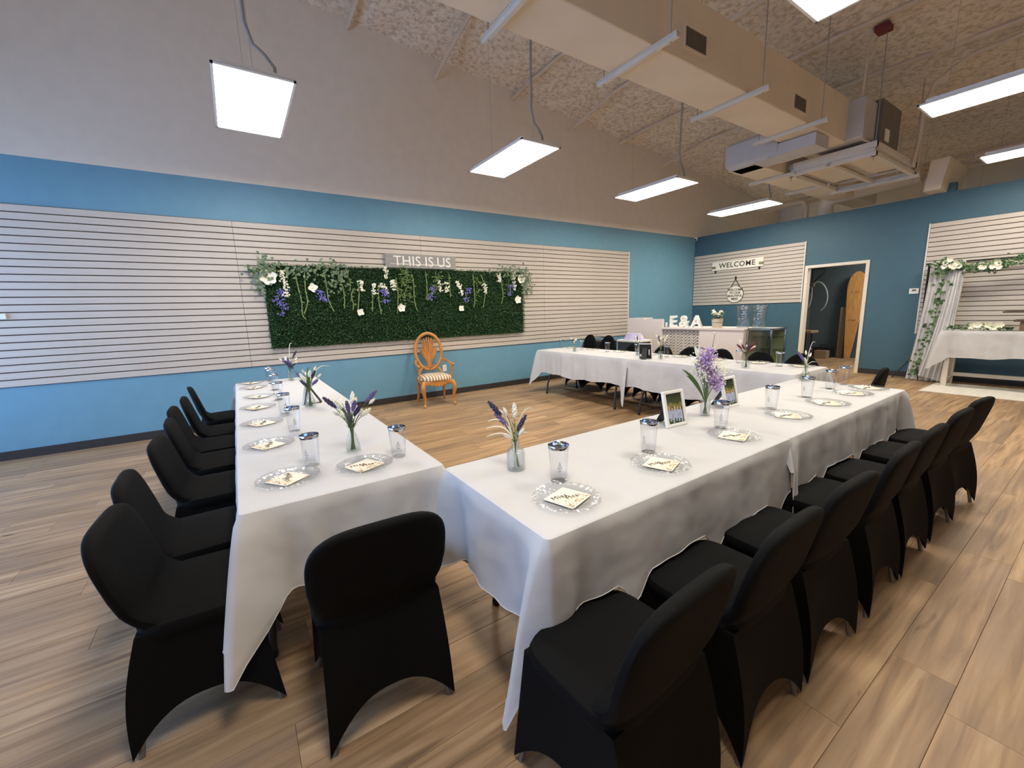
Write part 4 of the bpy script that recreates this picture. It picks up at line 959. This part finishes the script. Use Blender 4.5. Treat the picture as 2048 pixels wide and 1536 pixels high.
for i, (fz, v) in enumerate(vines):
    P = smooth_path([fz(q) for q in v]); rd = random.Random(i)
    t = thing('hanging_vine', 'pale green rope vine hanging on the greenery wall, %s from the left' % ORD[i], 'vine', P[0], 0, 'rope vines on the greenery wall')
    P = [p-P[0] for p in P]; b = MB(); n = len(P); b.tube(P, [.0065+.003*(k % 2) for k in range(n)], 6); b.build('vine_rope', 'vine', t)
    b = MB()
    for k in range(5):
        q = P[min(n-1, int(k*n/6))]; b.leaf(q+Vector((.01, 0, 0)), (.3, rd.uniform(-1, 1), -.5), (1, 0, 0), .05, .02, .1, rd.random())
    b.build('vine_leaves', 'hanging_green', t)
def wisteria(P, label, m_, n, r, grp, seed):
    rd = random.Random(seed); t = thing('wisteria_cluster', label, 'flowers', P[0], 0, grp); Q = smooth_path([p-P[0] for p in P], 6)
    b = MB(); b.tube(Q, .003, 5); b.build('stem', 'vine', t)
    b = MB()
    for k in range(n):
        q = Q[int(rd.random()*(len(Q)-1))]; b.octa(q+Vector((rd.uniform(0, .03), rd.gauss(0, r), rd.gauss(0, .012))), rd.uniform(.012, .02), (.7, 1, .8), rd.random()*.9+.05, Matrix.Rotation(rd.random()*3, 3, 'X'))
    b.build('blossoms', m_, t)
WW = [(z5, [(440, 300), (480, 480), (500, 660)]), (z5, [(1500, 440), (1540, 570)]), (z5, [(1680, 480), (1700, 600)]), (z5, [(1790, 470), (1880, 600)]), (z5, [(1850, 240), (1865, 390)]), (z5, [(1950, 430), (1970, 560)]), (z6, [(760, 470), (775, 590)]), (z6, [(850, 490), (850, 610)]), (z6, [(990, 480), (1060, 650)]), (z6, [(1340, 500), (1345, 620)]), (z6, [(1525, 390), (1520, 470)]), (z6, [(1710, 370), (1720, 590)])]
for i, (fz, v) in enumerate(WW): wisteria([fz(q) for q in v], 'white wisteria spray on the greenery wall, %s from the left' % ORD[i], 'white_petals', 60 if i in (0, 8, 11) else 34, .020, 'white wisteria on the greenery wall', 60+i)
BW = [(z5, [(430, 560), (370, 700), (460, 780), (420, 890)]), (z5, [(940, 570), (1050, 720)]), (z5, [(1830, 560), (1850, 720)]), (z6, [(680, 540), (620, 710)]), (z6, [(1120, 560), (1095, 740)]), (z6, [(1680, 520), (1650, 650)])]
for i, (fz, v) in enumerate(BW): wisteria([fz(q) for q in v], 'blue-violet wisteria spray on the greenery wall, %s from the left' % ORD[i], 'blue_petals', 64 if i == 0 else 40, .030, 'blue wisteria on the greenery wall', 80+i)
def magnolia(p, r, label, rot=0, np_=6):
    t = thing('magnolia_flower', label, 'flower', p, 0, 'white blossoms on the greenery wall')
    for k in range(np_):
        a = rot+2*PI*k/np_; c, s = math.cos(a), math.sin(a); rows = []
        for i in range(5):
            f = i/4; wd = r*.52*math.sin(PI*min(.96, .18+.72*f)); rows.append([Vector((.012+r*.34*f*f, c*r*f-s*wd*j, s*r*f+c*wd*j)) for j in (-1, -.4, .4, 1)])
        MB().sheet(rows).build('petal', 'bloom_white', t)
    b = MB(); b.ball((.02, 0, 0), r*.17, 8, 5); b.build('flower_centre', 'bloom_cream', t)
magnolia(z5((245, 370)), .105, 'large cream magnolia at the top left corner of the greenery wall', .3, 6)
magnolia(z6((1795, 435)), .085, 'large cream magnolia at the top right corner of the greenery wall', .1, 6)
magnolia(z6((1755, 700)), .075, 'white magnolia below the top right corner of the greenery wall', .5, 5)
magnolia(z5((855, 515)), .065, 'small white blossom above the second blue spray on the greenery wall', .2, 4)
magnolia(z5((1505, 850)), .055, 'small white blossom low on the greenery wall, left of centre', 1, 4)
magnolia(z6((270, 805)), .065, 'white blossom low on the greenery wall, at its middle', .4, 5)
magnolia(z6((1035, 810)), .055, 'small white blossom low on the greenery wall, right of centre', .8, 4)
def foliage(P, n, label, seed, L=.055, W_=.042, m_='eucalyptus', spread=.06, name='eucalyptus_spray', x0=0.0):
    rd = random.Random(seed); t = thing(name, label, 'foliage', P[0], 0, 'foliage on the greenery wall'); Q = smooth_path([p-P[0] for p in P], 6)
    b = MB(); b.tube(Q, .004, 5); b.build('stem', 'stem_green', t); b = MB()
    for k in range(n):
        q = Q[int(rd.random()*(len(Q)-1))]+Vector((rd.uniform(0, .05)+x0, rd.gauss(0, spread), rd.gauss(0, spread))); b.leaf(q, (rd.uniform(-.1, .5), rd.uniform(-1, 1), rd.uniform(-.9, .9)), (1, 0, .2), L*rd.uniform(.7, 1.2), W_*rd.uniform(.7, 1.2), .1, rd.random()*.9+.05)
    b.build('leaves', m_, t)
foliage([z5((120, 520)), z5((110, 330)), z5((190, 220)), z5((320, 190))], 110, 'grey-green eucalyptus spray round the top left corner of the greenery wall', 91)
foliage([z5((440, 280)), z5((620, 290)), z5((750, 290))], 40, 'leafy spray along the top left edge of the greenery wall', 92, spread=.035)
foliage([z5((830, 300)), z5((1000, 250)), z5((1210, 270)), z5((1230, 420)), z5((1130, 480))], 130, 'grey-green eucalyptus bunch at the top of the greenery wall, left of the sign', 93)
foliage([z6((1480, 370)), z6((1650, 340)), z6((1850, 370)), z6((1890, 480)), z6((1850, 590))], 150, 'grey-green eucalyptus spray round the top right corner of the greenery wall', 94)
for i, (xa, xb, zt, zb_, n) in enumerate([(240, 400, 360, 720, 120), (640, 780, 380, 620, 50), (1200, 1260, 450, 640, 24), (1620, 1660, 360, 640, 20)]):
    foliage([z6(((xa+xb)/2, zt)), z6(((xa+xb)/2+8, (zt+zb_)/2)), z6(((xa+xb)/2, zb_))], n, 'trailing green willow leaves on the greenery wall, %s from the left' % ORD[i], 95+i, .07, .016, 'hanging_green', .045 if i else .06, 'willow_spray')
# white cord under the greenery wall
p = at_x(578, 688, .03); q = at_x(572, 722, .03)
# signs ------------------------------------------------------------
sa = at_x(769, 506, .06); sb = at_x(911, 541, .06)
y0, y1, z1, z0 = sa.y, sb.y, 2.352, 2.14
t = thing('hanging_sign', 'grey wooden THIS IS US sign above the greenery wall', 'sign', (.045, (y0+y1)/2, (z0+z1)/2))
b = MB(); b.bb(0, .028, -(y1-y0)/2, (y1-y0)/2, -(z1-z0)/2, (z1-z0)/2, .003); b.build('plank', 'sign_grey', t, False)
for wd, yw in (('THIS', -.245), ('IS', .12), ('US', .378)): place_text('lettering', text_mesh(wd, .215, .002, 'letter_white', 1.04), t, (.030, yw, -.005), (PI/2, 0, PI/2))
b = MB(); b.bb(.029, .0315, -.52, .50, -.050, -.044); b.build('underline', 'letter_white', t, False)
b = MB()
for k in range(26): b.tube([(.0325, -.40+.031*k+.006*q, -.047+.014*math.sin(q*1.7+k)) for q in range(5)], .0035, 5)
b.build('script_line', 'letter_white', t)
for yy_ in (-.30, .28):
    b = MB(); b.bb(-.03, .0, yy_-.012, yy_+.012, -.16, .05); b.build('hook', 'black_metal', t, False)
wa = at_y(1425, 525, YB-.05); wb = at_y(1526, 533, YB-.05)
t = thing('welcome_sign', 'cream WELCOME plank sign with mossy ends on the back wall slats', 'sign', ((wa.x+wb.x)/2, YB-.05, 2.352))
hw = (wb.x-wa.x)/2
b = MB(); b.bb(-hw, hw, 0, .025, -.10, .10, .003); b.build('plank', 'sign_white', t, False)
place_text('lettering', text_mesh('WELCOME', .165, .002, 'letter_dark', 1.12, .002), t, (0, -.001, .0), (PI/2, 0, 0))
for s in (-1, 1):
    b = MB(); b.bb(s*hw*.93-.05, s*hw*.93+.05, -.008, .0, -.055, .0, .002); b.build('moss_strip', 'moss', t, False)
    b = MB(); b.bb(s*hw*.86-.012, s*hw*.86+.012, .0, .03, -.16, -.10); b.build('hook', 'black_metal', t, False)
rc = at_y(1469.5, 588, YB-.04); rr_ = .195
t = thing('round_sign', 'round white WELCOME TO OUR BEAUTIFUL MESS sign hung on a rope', 'sign', (rc.x, YB-.04, 1.655))
b = MB(); pr_ = [(rr_*math.cos(2*PI*k/40), rr_*math.sin(2*PI*k/40)) for k in range(40)]; b.prism(pr_, 'y', 0, .018); b.build('disc', 'sign_white', t, False)
b = MB(); b.tube([(rr_*math.cos(2*PI*k/40), .008, rr_*math.sin(2*PI*k/40)) for k in range(41)], .009, 6, False); b.build('rim', 'letter_dark', t)
for k, (tx, sz) in enumerate((('WELCOME', .075), ('TO OUR', .07), ('BEAUTIFUL', .072), ('MESS', .075))):
    place_text('lettering', text_mesh(tx, sz, .0015, 'letter_dark', 1.0, .002), t, (0, -.001, .105-.072*k), (PI/2, 0, 0))
b = MB(); b.tube([(-.11, .006, .16), (0, .006, .36), (.11, .006, .16)], .010, 6); b.build('rope', 'rope', t)
b = MB(); b.bb(-.012, .012, -.012, .03, .34, .42); b.build('hook', 'black_metal', t, False)
# security camera
t = thing('security_camera', 'small white security camera in the back corner at the paint line', 'camera', (.045, YB-.06, 3.085)); b = MB(); b.ball((0, 0, 0), .042, 12, 8); b.bb(-.02, .02, -.0, .06, -.01, .05); b.build('housing', 'white_gloss', t)
b = MB(); b.ball((.012, -.026, -.008), .026, 10, 6); b.build('lens', 'black_plain', t)
# thermostat
t = thing('thermostat', 'white thermostat on the back wall beside the tall slat panel', 'thermostat', (4.315, YB, 1.545)); b = MB(); b.bb(-.062, .062, -.022, 0, -.048, .048, .005); b.build('case', 'white_gloss', t, False)
b = MB(); b.bb(-.028, .028, -.024, -.021, -.002, .032); b.build('display', 'grille', t, False)

# ================================================================== RECEPTION DESK
DY = 7.2
t = thing('reception_desk', 'white reception desk with a herringbone tiled recess at the back left', 'desk', (0, DY, 0))
b = MB(); b.bb(.39, 1.26, 0, .06, 0, 1.165, .004); b.build('side_screen', 'desk_white', t, False)
b = MB(); b.bb(.39, .80, .005, .3, 1.165, 1.19, .003); b.build('side_ledge', 'desk_white', t, False)
b = MB(); b.bb(2.07, 2.885, 0, .06, 0, 1.0, .004); b.bb(1.27, 2.885, .06, .62, 0, .96); b.build('front_panel', 'desk_white', t, False)
b = MB(); b.bb(1.26, 2.90, -.02, .66, .965, 1.0, .004); b.build('counter_top', 'desk_white', t, False)
b = MB(); b.bb(1.27, 2.07, .045, .058, 0, .93); b.build('tile_grout', 'herring_gap', t, False)
tl, tw = .118, .040; tme = MB().box((0, 0, 0), (tl-.004, .008, tw-.011), None, .001).mesh('herringbone_tile', 'herring_a', False); cnt = 0
cw = tl*math.cos(PI/4)
for i in range(10):
    for j in range(12):
        o = link('herringbone_tile', tme, t, (1.31+i*cw, .041, .30+j*tw*math.sqrt(2))); o.rotation_euler = (0, PI/4 if i % 2 else -PI/4, 0)
# marquee letters
for tx, lab, px in (('E', 'white marquee letter E on the reception desk', 1346), ('&', 'white marquee ampersand on the reception desk', 1368), ('A', 'white marquee letter A on the reception desk', 1393)):
    p = at_y(px, 655, DY+.15); t = thing('marquee_letter', lab, 'letter', (p.x, DY+.15, 1.0), 0, 'marquee letters'); me = text_mesh(tx, .31, .03, 'white_gloss', 1, .008)
    zmin = min(v.co.y for v in me.vertices); o = place_text('letter_body', me, t, (0, 0, -zmin+.001), (PI/2, 0, 0))
    b = MB()
    for k in range(5): b.ball(((-.06, .06, 0, -.04, .04)[k], -.036, (.04, .04, .12, .18, .18)[k]), .009, 6, 4)
    b.build('bulbs', 'bloom_cream', t)
for i, px in enumerate((1317, 1330)):
    p = at_y(px, 640, DY+.2); b = MB(); h = (.13, .09)[i]; b.lathe([(.001, 0), (.022, 0), (.022, h*.8), (.014, h), (.001, h)], 12); tag(b.build('pump_bottle', 'white_gloss', None, True, (p.x, DY+.25, 1.0)), ['taller white bottle on the desk behind the marquee letters', 'shorter white bottle on the desk left of the letter E'][i], 'bottle', 'bottles on the desk')
# flower pot
p = at_y(1434, 655, DY+.2); t = thing('flower_bucket', 'whitewashed wooden bucket on the reception desk', 'pot', (p.x, DY+.2, 1.0)); b = MB(); b.lathe([(.001, 0), (.082, 0), (.088, .06), (.098, .165), (.092, .165), (.084, .1), (.001, .09)], 20); b.build('bucket', 'pot_wood', t)
b = MB(); b.tube([(.092*math.cos(2*PI*k/20), .092*math.sin(2*PI*k/20), .10) for k in range(21)], .006, 5, False); b.build('hoop', 'cable', t)
t = thing('flower_bunch', 'white and yellow flower bunch with leaves in the whitewashed bucket', 'flowers', (p.x, DY+.2, 1.10)); rd = random.Random(7)
b = MB()
for k in range(90): b.leaf((rd.gauss(0, .05), rd.gauss(0, .05), rd.uniform(.02, .16)), (rd.uniform(-1, 1), rd.uniform(-1, 1), rd.uniform(0, 1)), (0, 0, 1), .07, .03, .1, rd.random())
b.build('leaves', 'eucalyptus', t)
for k in range(9):
    a = k*2.4; c = Vector((math.cos(a)*.09*(.4+.06*k), -.03+math.sin(a)*.06, .13+.018*(k % 5))); b = MB()
    for q in range(10): b.octa(c+Vector((rd.gauss(0, .014), rd.gauss(0, .014), rd.gauss(0, .012))), .018, (1, 1, .7), rd.random())
    b.build('flower_head', 'white_petals' if k % 3 else 'bloom_cream', t)
# glass cabinet and dispensers
t = thing('glass_cabinet', 'glass display cabinet with metal trim beside the reception desk', 'cabinet', (3.09, DY+.12, 0))
b = MB()
for x in (-.185, .185):
    for y in (0, .5): b.bb(x-.012, x+.012, y-.012, y+.012, 0, 1.0)
for z in (0.02, .988): b.bb(-.19, .19, -.012, .012, z-.012, z+.012); b.bb(-.19, .19, .488, .512, z-.012, z+.012); b.bb(-.197, -.173, 0, .5, z-.012, z+.012); b.bb(.173, .197, 0, .5, z-.012, z+.012)
b.build('metal_frame', 'silver', t, False)
for z in (.35, .62, .84): MB().bb(-.175, .175, .02, .48, z, z+.01).build('shelf', 'cabinet_glass', t, False)
MB().bb(-.175, .175, -.003, .003, .04, .975).build('pane', 'cabinet_glass', t, False)
MB().bb(-.185, .185, .5, .512, .03, .98).build('back_panel', 'moss', t, False)
MB().bb(-.195, .195, -.012, .512, .992, 1.0).build('top_panel', 'duct_grey', t, False)
for i, px in enumerate((1486, 1517)):
    p = at_y(px, 655, DY+.35); t = thing('drink_dispenser', 'clear glass drink dispenser with tap, %s one by the desk' % ['left', 'right'][i], 'dispenser', (p.x, DY+.35, 1.0), 0, 'drink dispensers')
    b = MB(); b.lathe([(.001, .0), (.10, .0), (.095, .13), (.09, .135)], 20); b.build('stand', 'dispenser_glass', t)
    b = MB(); b.lathe([(.001, .14), (.10, .14), (.104, .18), (.108, .27), (.126, .36), (.130, .39), (.125, .39), (.103, .27), (.10, .17), (.001, .15)], 22); b.build('jar', 'dispenser_glass', t)
    b = MB(); b.tube([(0, -.10, .165), (0, -.15, .165), (0, -.155, .145)], .011, 6); b.build('tap', 'silver', t)
# storage bin and things behind the chairs
t = thing('storage_bin', 'clear storage bin with white lid and lavender fabric on top behind the back chairs', 'storage bin', (1.30, 6.3, 0))
b = MB(); b.rings([sring(.24, -.18, .18, .02, 24, 6), sring(.27, -.20, .20, .78, 24, 6)], True, False); b.build('tub', 'bin_dark', t); b = MB(); b.rings([sring(.285, -.215, .215, .78, 24, 6), sring(.285, -.215, .215, .81, 24, 6)]); b.build('lid', 'white_gloss', t)
b = MB(); rows = [[(x*.23*(1-.12*j), y_, .81+j*.04) for x, y_ in [(math.cos(a), math.sin(a)*.16*(1-.1*j)) for a in [2*PI*k/16 for k in range(16)]]] for j in range(4)]; b.rings(rows); b.build('folded_fabric', 'lavender_cloth', t)
t = thing('black_crate', 'black folding cart standing between the tall chairs and the slat wall', 'cart', (.62, 6.1, 0)); b = MB(); b.bb(-.25, .25, -.2, .2, .1, .78, .01); b.build('bag', 'black_plain', t, False)
b = MB(); b.tube([(-.27, 0, .1), (-.27, 0, .86), (.27, 0, .86), (.27, 0, .1)], .012, 6); b.build('handle', 'black_metal', t); b = MB()
for sx in (-.22, .22): b.lathe([(.001, 0), (.05, 0), (.05, .03), (.001, .03)], 12, (sx, 0, .0))
b.bb(-.22, .22, -.03, .03, .0, .11); b.build('base', 'black_metal', t, False)

# ================================================================== BACK ROOM THINGS
def longboard():
    t = thing('wooden_board', 'long orange wooden board with rounded top leaning in the back room', 'board', (2.73, 12.50, 0)); b = MB(); R = []
    for f in [k/20 for k in range(16)]+[.80, .84, .88, .91, .94, .96, .975, .988, .996, 1.0]:
        z = .0+f*2.10
        if f > .80: wv_ = .19*max(.03, 1-((f-.80)/.2)**2.6)**.5
        else: wv_ = .05+.14*min(1, f/.78)**.8
        R.append([(x*wv_+.02*f, y_-.02+.12*f, z) for x, y_ in ((-1, 0), (-.9, -.018), (.9, -.018), (1, 0), (.9, .018), (-.9, .018))])
    b.rings(R); b.build('plank_body', 'board_wood', t); b = MB()
    for z in (.95, 1.62):
        for x in (-.06, .02, .07): b.lathe([(.001, 0), (.012, 0), (.012, .01), (.001, .01)], 8, (x, 0, 0)); o_ = len(b.v)-32; b.v[o_:] = [(vx, -.042+.12*z/2-vz, z+vy) for vx, vy, vz in b.v[o_:]]
    b.build('bolt', 'oak_dark', t); return t
longboard()
t = thing('timber_board', 'narrow tan timber board leaning left of the orange board in the back room', 'board', (2.53, 12.60, 0)); b = MB(); b.bb(-.06, .06, -.01, .04, 0, 1.26, .003); b.build('board', 'tan_board', t, False); b = MB(); b.bb(.06, .075, -.01, .04, 0, 1.26); b.build('dark_edge', 'cake_dark', t, False)
pa = at_y(1625, 573, 11.2); t = thing('hose_reel', 'white hose looped over a black wall bracket inside the doorway', 'hose', (pa.x, 11.2, 0)); 
b = MB(); b.tube([(-.02, .0, 2.30), (-.02, 0, 1.62)], .016, 6); b.tube([(-.02, 0, 2.16), (.22, 0, 2.14), (.20, 0, 2.05), (.0, 0, 1.85)], .012, 6); b.build('bracket', 'black_metal', t)
P = [at_y(*q, 11.2) for q in ((1626, 573), (1633, 564), (1645, 567), (1653, 580), (1655, 596), (1650, 612), (1641, 621))]; b = MB(); b.tube(smooth_path([p-Vector((pa.x, 11.2, 0)) for p in P]), .012, 6); b.build('hose_loop', 'hose', t)
P = [at_y(*q, 11.2) for q in ((1624, 575), (1623, 595), (1618, 612), (1614, 616))]; b = MB(); b.tube(smooth_path([p-Vector((pa.x, 11.2, 0)) for p in P]), .010, 6); b.build('hose_tail', 'hose', t)
b = MB(); b.bb(-.05, .03, -.04, .04, 1.76, 1.84, .01); b.build('clamp', 'silver', t, False)
t = thing('wall_bench', 'small wooden bench top on black legs just inside the doorway', 'bench', (2.32, 11.25, 0)); b = MB(); b.bb(-.45, .13, -.2, .2, .70, .755, .004); b.build('bench_top', 'tan_board', t, False)
for x in (-.4, .02):
    for y in (-.15, .15): b = MB(); b.tube([(x, y, .70), (x, y, 0)], .014, 6); b.build('leg', 'black_metal', t)
b = MB(); b.bb(-.13, .13, -.1, .1, 0, .20, .003); tag(b.build('cardboard_box', 'tan_board', None, False, (2.28, 12.25, 0)), 'small brown cardboard box on the back room floor', 'box')
t = thing('toolbox', 'dark toolbox on the back room floor beside the cardboard box', 'toolbox', (2.20, 12.55, 0)); b = MB(); b.bb(-.2, .2, -.1, .1, 0, .26, .01); b.build('case', 'black_plain', t, False); b = MB(); b.tube([(-.08, 0, .26), (-.08, 0, .31), (.08, 0, .31), (.08, 0, .26)], .01, 6); b.build('handle', 'black_metal', t)

# ================================================================== ARCH, DRAPE, DESSERT TABLE
AY = 10.0
t = thing('backdrop_stand', 'black pipe backdrop stand in front of the tall slat panel', 'stand', (0, AY, 0))
b = MB(); b.tube([(4.50, 0, .30), (4.50, 0, 2.0)], .016, 8); b.build('upright', 'black_metal', t); b = MB(); b.tube([(6.9, 0, .30), (6.9, 0, 2.0)], .016, 8); b.build('upright', 'black_metal', t)
b = MB(); b.tube([(4.46, 0, 1.985), (6.94, 0, 1.985)], .014, 8); b.build('crossbar', 'black_metal', t)
for xx in (4.50, 6.9):
    for a in (PI*1.15, PI*.1, PI*1.62):
        b = MB(); b.tube([(xx, 0, .48), (xx+.30*math.cos(a), .3*min(.3, math.sin(a)), .012)], .010, 6); b.build('tripod_leg', 'black_metal', t)
def drape_sheet(ptop0, ptop1, pbot0, pbot1, n=60, V=26, amp=.025, puddle=.0, seed=0, sag=.0):
    rows = []
    for v in range(V+1):
        f = v/V; row = []
        for k in range(n+1):
            s = k/n; top = Vector(ptop0).lerp(Vector(ptop1), s); bot = Vector(pbot0).lerp(Vector(pbot1), s); g = f**1.5
            p = Vector((top.x+(bot.x-top.x)*g, top.y+(bot.y-top.y)*f, top.z+(bot.z-top.z)*f))
            p.y += amp*math.sin(s*38+seed+2*math.sin(s*7))*(.5+.5*f); p.x += .006*math.sin(s*60+f*4)
            p.z -= sag*math.sin(PI*s)*f*(1-f)
            row.append(p)
        rows.append(row)
    return rows
t = thing('white_drape', 'white sheer drape hanging from the stand and pooling on the floor', 'drape', (0, AY-.06, 0))
b = MB(); b.sheet(drape_sheet((4.53, 0, 2.0), (4.94, 0, 2.0), (4.42, -.10, .012), (4.86, -.15, .012), seed=1)); b.build('curtain', 'cloth', t)
b = MB(); b.sheet(drape_sheet((4.80, -.04, 1.95), (4.95, -.04, 1.9), (4.60, -.20, .10), (4.92, -.22, .012), 30, 26, .02, seed=2)); b.build('second_layer', 'cloth', t)
rd = random.Random(3); t = thing('ivy_garland', 'trailing ivy garland running down the white drape', 'garland', (0, AY-.13, 0)); P = [at_y(*q, AY-.13) for q in ((1882, 535), (1884, 570), (1879, 600), (1868, 640), (1858, 675), (1846, 705), (1836, 730), (1826, 748))]
P = smooth_path([p-Vector((0, AY-.13, 0)) for p in P], 6); b = MB(); b.tube(P, .004, 5); b.build('stem', 'stem_green', t)
for k in range(110):
    q = P[int(rd.random()*(len(P)-1))]+Vector((rd.gauss(0, .045), rd.uniform(-.06, .0), rd.gauss(0, .03))); b = MB(); a = rd.uniform(0, 6.28); L = rd.uniform(.045, .075); d = Vector((math.cos(a), -.3, math.sin(a)-.4))
    b.leaf((0, 0, 0), d, (0, -1, 0), L, L*.85, .12, rd.random()*.9+.05); b.build('leaf', 'ivy', t, False, q)
t = thing('flower_swag', 'green and white floral swag along the top of the backdrop stand', 'swag', (0, AY-.10, 0)); P = [at_y(*q, AY-.10) for q in ((1880, 528), (1900, 530), (1925, 532), (1960, 535), (1985, 533), (2010, 528), (2048, 515), (2090, 508))]; P = smooth_path([p-Vector((0, AY-.10, 0)) for p in P], 6)
b = MB(); b.tube(P, .006, 5); b.build('stem', 'stem_green', t); b = MB()
for k in range(420):
    q = P[int(rd.random()*(len(P)-1))]+Vector((rd.gauss(0, .04), rd.uniform(-.08, .02), rd.gauss(0, .035))); b.leaf(q, (rd.uniform(-1, 1), rd.uniform(-.8, 0), rd.uniform(-1, .6)), (0, -1, .2), rd.uniform(.035, .065), rd.uniform(.02, .045), .12, rd.random()*.9+.05)
o = b.build('leaves', 'ivy', t); o['kind'] = 'stuff'
for k in range(12):
    c = P[int((.12+.62*k/12)*(len(P)-1)) if k > 6 else int((.10+.03*k)*(len(P)-1))]+Vector((rd.gauss(0, .02), -.08, rd.gauss(0, .03))); b = MB()
    for q in range(12): a = q*2.4; b.leaf(c, (math.cos(a), -.5, math.sin(a)), (0, -1, 0), .05, .035, .2, rd.random())
    b.build('white_blossom', 'white_petals', t)
# dessert table
t = thing('dessert_table', 'white framed dessert table in front of the draped stand', 'table', (5.90, 9.66, 0)); b = MB(); b.bb(-1.0, 1.0, -.24, .24, .84, .885, .004); b.build('tabletop', 'white_paint', t, False)
for sx in (-1, 1):
    for sy in (-1, 1):
        b = MB(); b.bb(sx*.93-.03, sx*.93+.03, sy*.19-.03, sy*.19+.03, 0, .84, .003); b.build('leg', 'white_paint', t, False)
    b = MB(); b.bb(sx*.93-.025, sx*.93+.025, -.16, .16, .08, .13); b.build('side_rail', 'white_paint', t, False)
b = MB(); b.bb(-.90, .90, .155, .205, .13, .19, .003); b.build('back_rail', 'white_paint', t, False)
_ZT = ZT; ZT = .888
tablecloth(4.86, 6.94, 9.385, 9.93, 'crumpled white cloth on the dessert table in front of the arch', (.40, .3, .10, .36), (.22, .2, 0, .1), None, 15, amp=1.4)
ZT = _ZT
rd = random.Random(12); t = thing('table_garland', 'green garland with white flowers lying on the dessert table', 'garland', (5.24, 9.56, .894)); b = MB()
for k in range(190):
    x = rd.uniform(-.36, .34); b.leaf((x, rd.gauss(0, .05), rd.uniform(.0, .07*(1-(x/.4)**2)+.01)), (rd.uniform(-1, 1), rd.uniform(-1, 1), rd.uniform(0, .7)), (0, 0, 1), .06, .035, .1, rd.random()*.9+.05)
o = b.build('leaves', 'ivy', t)
for k in range(6):
    c = Vector((-.06+.055*k, -.05+rd.gauss(0, .02), .055+.025*(k % 2))); b = MB()
    for q in range(14): a = q*2.4; b.leaf(c, (math.cos(a), -.6, math.sin(a)*.8+.35), (0, -1, .3), .07, .05, .2, rd.random())
    b.build('white_blossom', 'white_petals', t)
p = at_y(2048, 660, 9.60)
t = thing('cake_stand', 'tiered rustic wooden cake stand on the dessert table at the right edge', 'cake stand', (p.x+.10, 9.62, .893))
MB().bb(-.14, .14, -.1, .1, 0, .14, .004).build('base_block', 'cake_wood', t, False); MB().bb(-.20, .26, -.14, .14, .14, .165, .003).build('tier_board', 'cake_dark', t, False)
b = MB(); b.prism([(-.10, .165), (.02, .165), (-.02, .27), (-.12, .27)], 'y', -.07, .07); b.build('support_block', 'cake_wood', t, False); MB().bb(-.32, .26, -.14, .14, .27, .292, .003).build('tier_board', 'cake_dark', t, False)
b = MB(); b.bb(-.06, .1, -.06, .06, .292, .42); b.build('support_block', 'cake_wood', t, False); MB().bb(-.13, .26, -.12, .12, .42, .445, .003).build('tier_board', 'cake_dark', t, False)
# white floor panel under the dessert table
t = thing('floor_panel', 'white weathered plank floor panel in front of the dessert table', 'floor mat', (5.9, 9.22, 0))
for k in range(6): MB().bb(-1.06, 1.06, -.52+.18*k, -.52+.18*k+.177, 0.0, .007, .001).build('white_plank', 'white_floor', t, False)
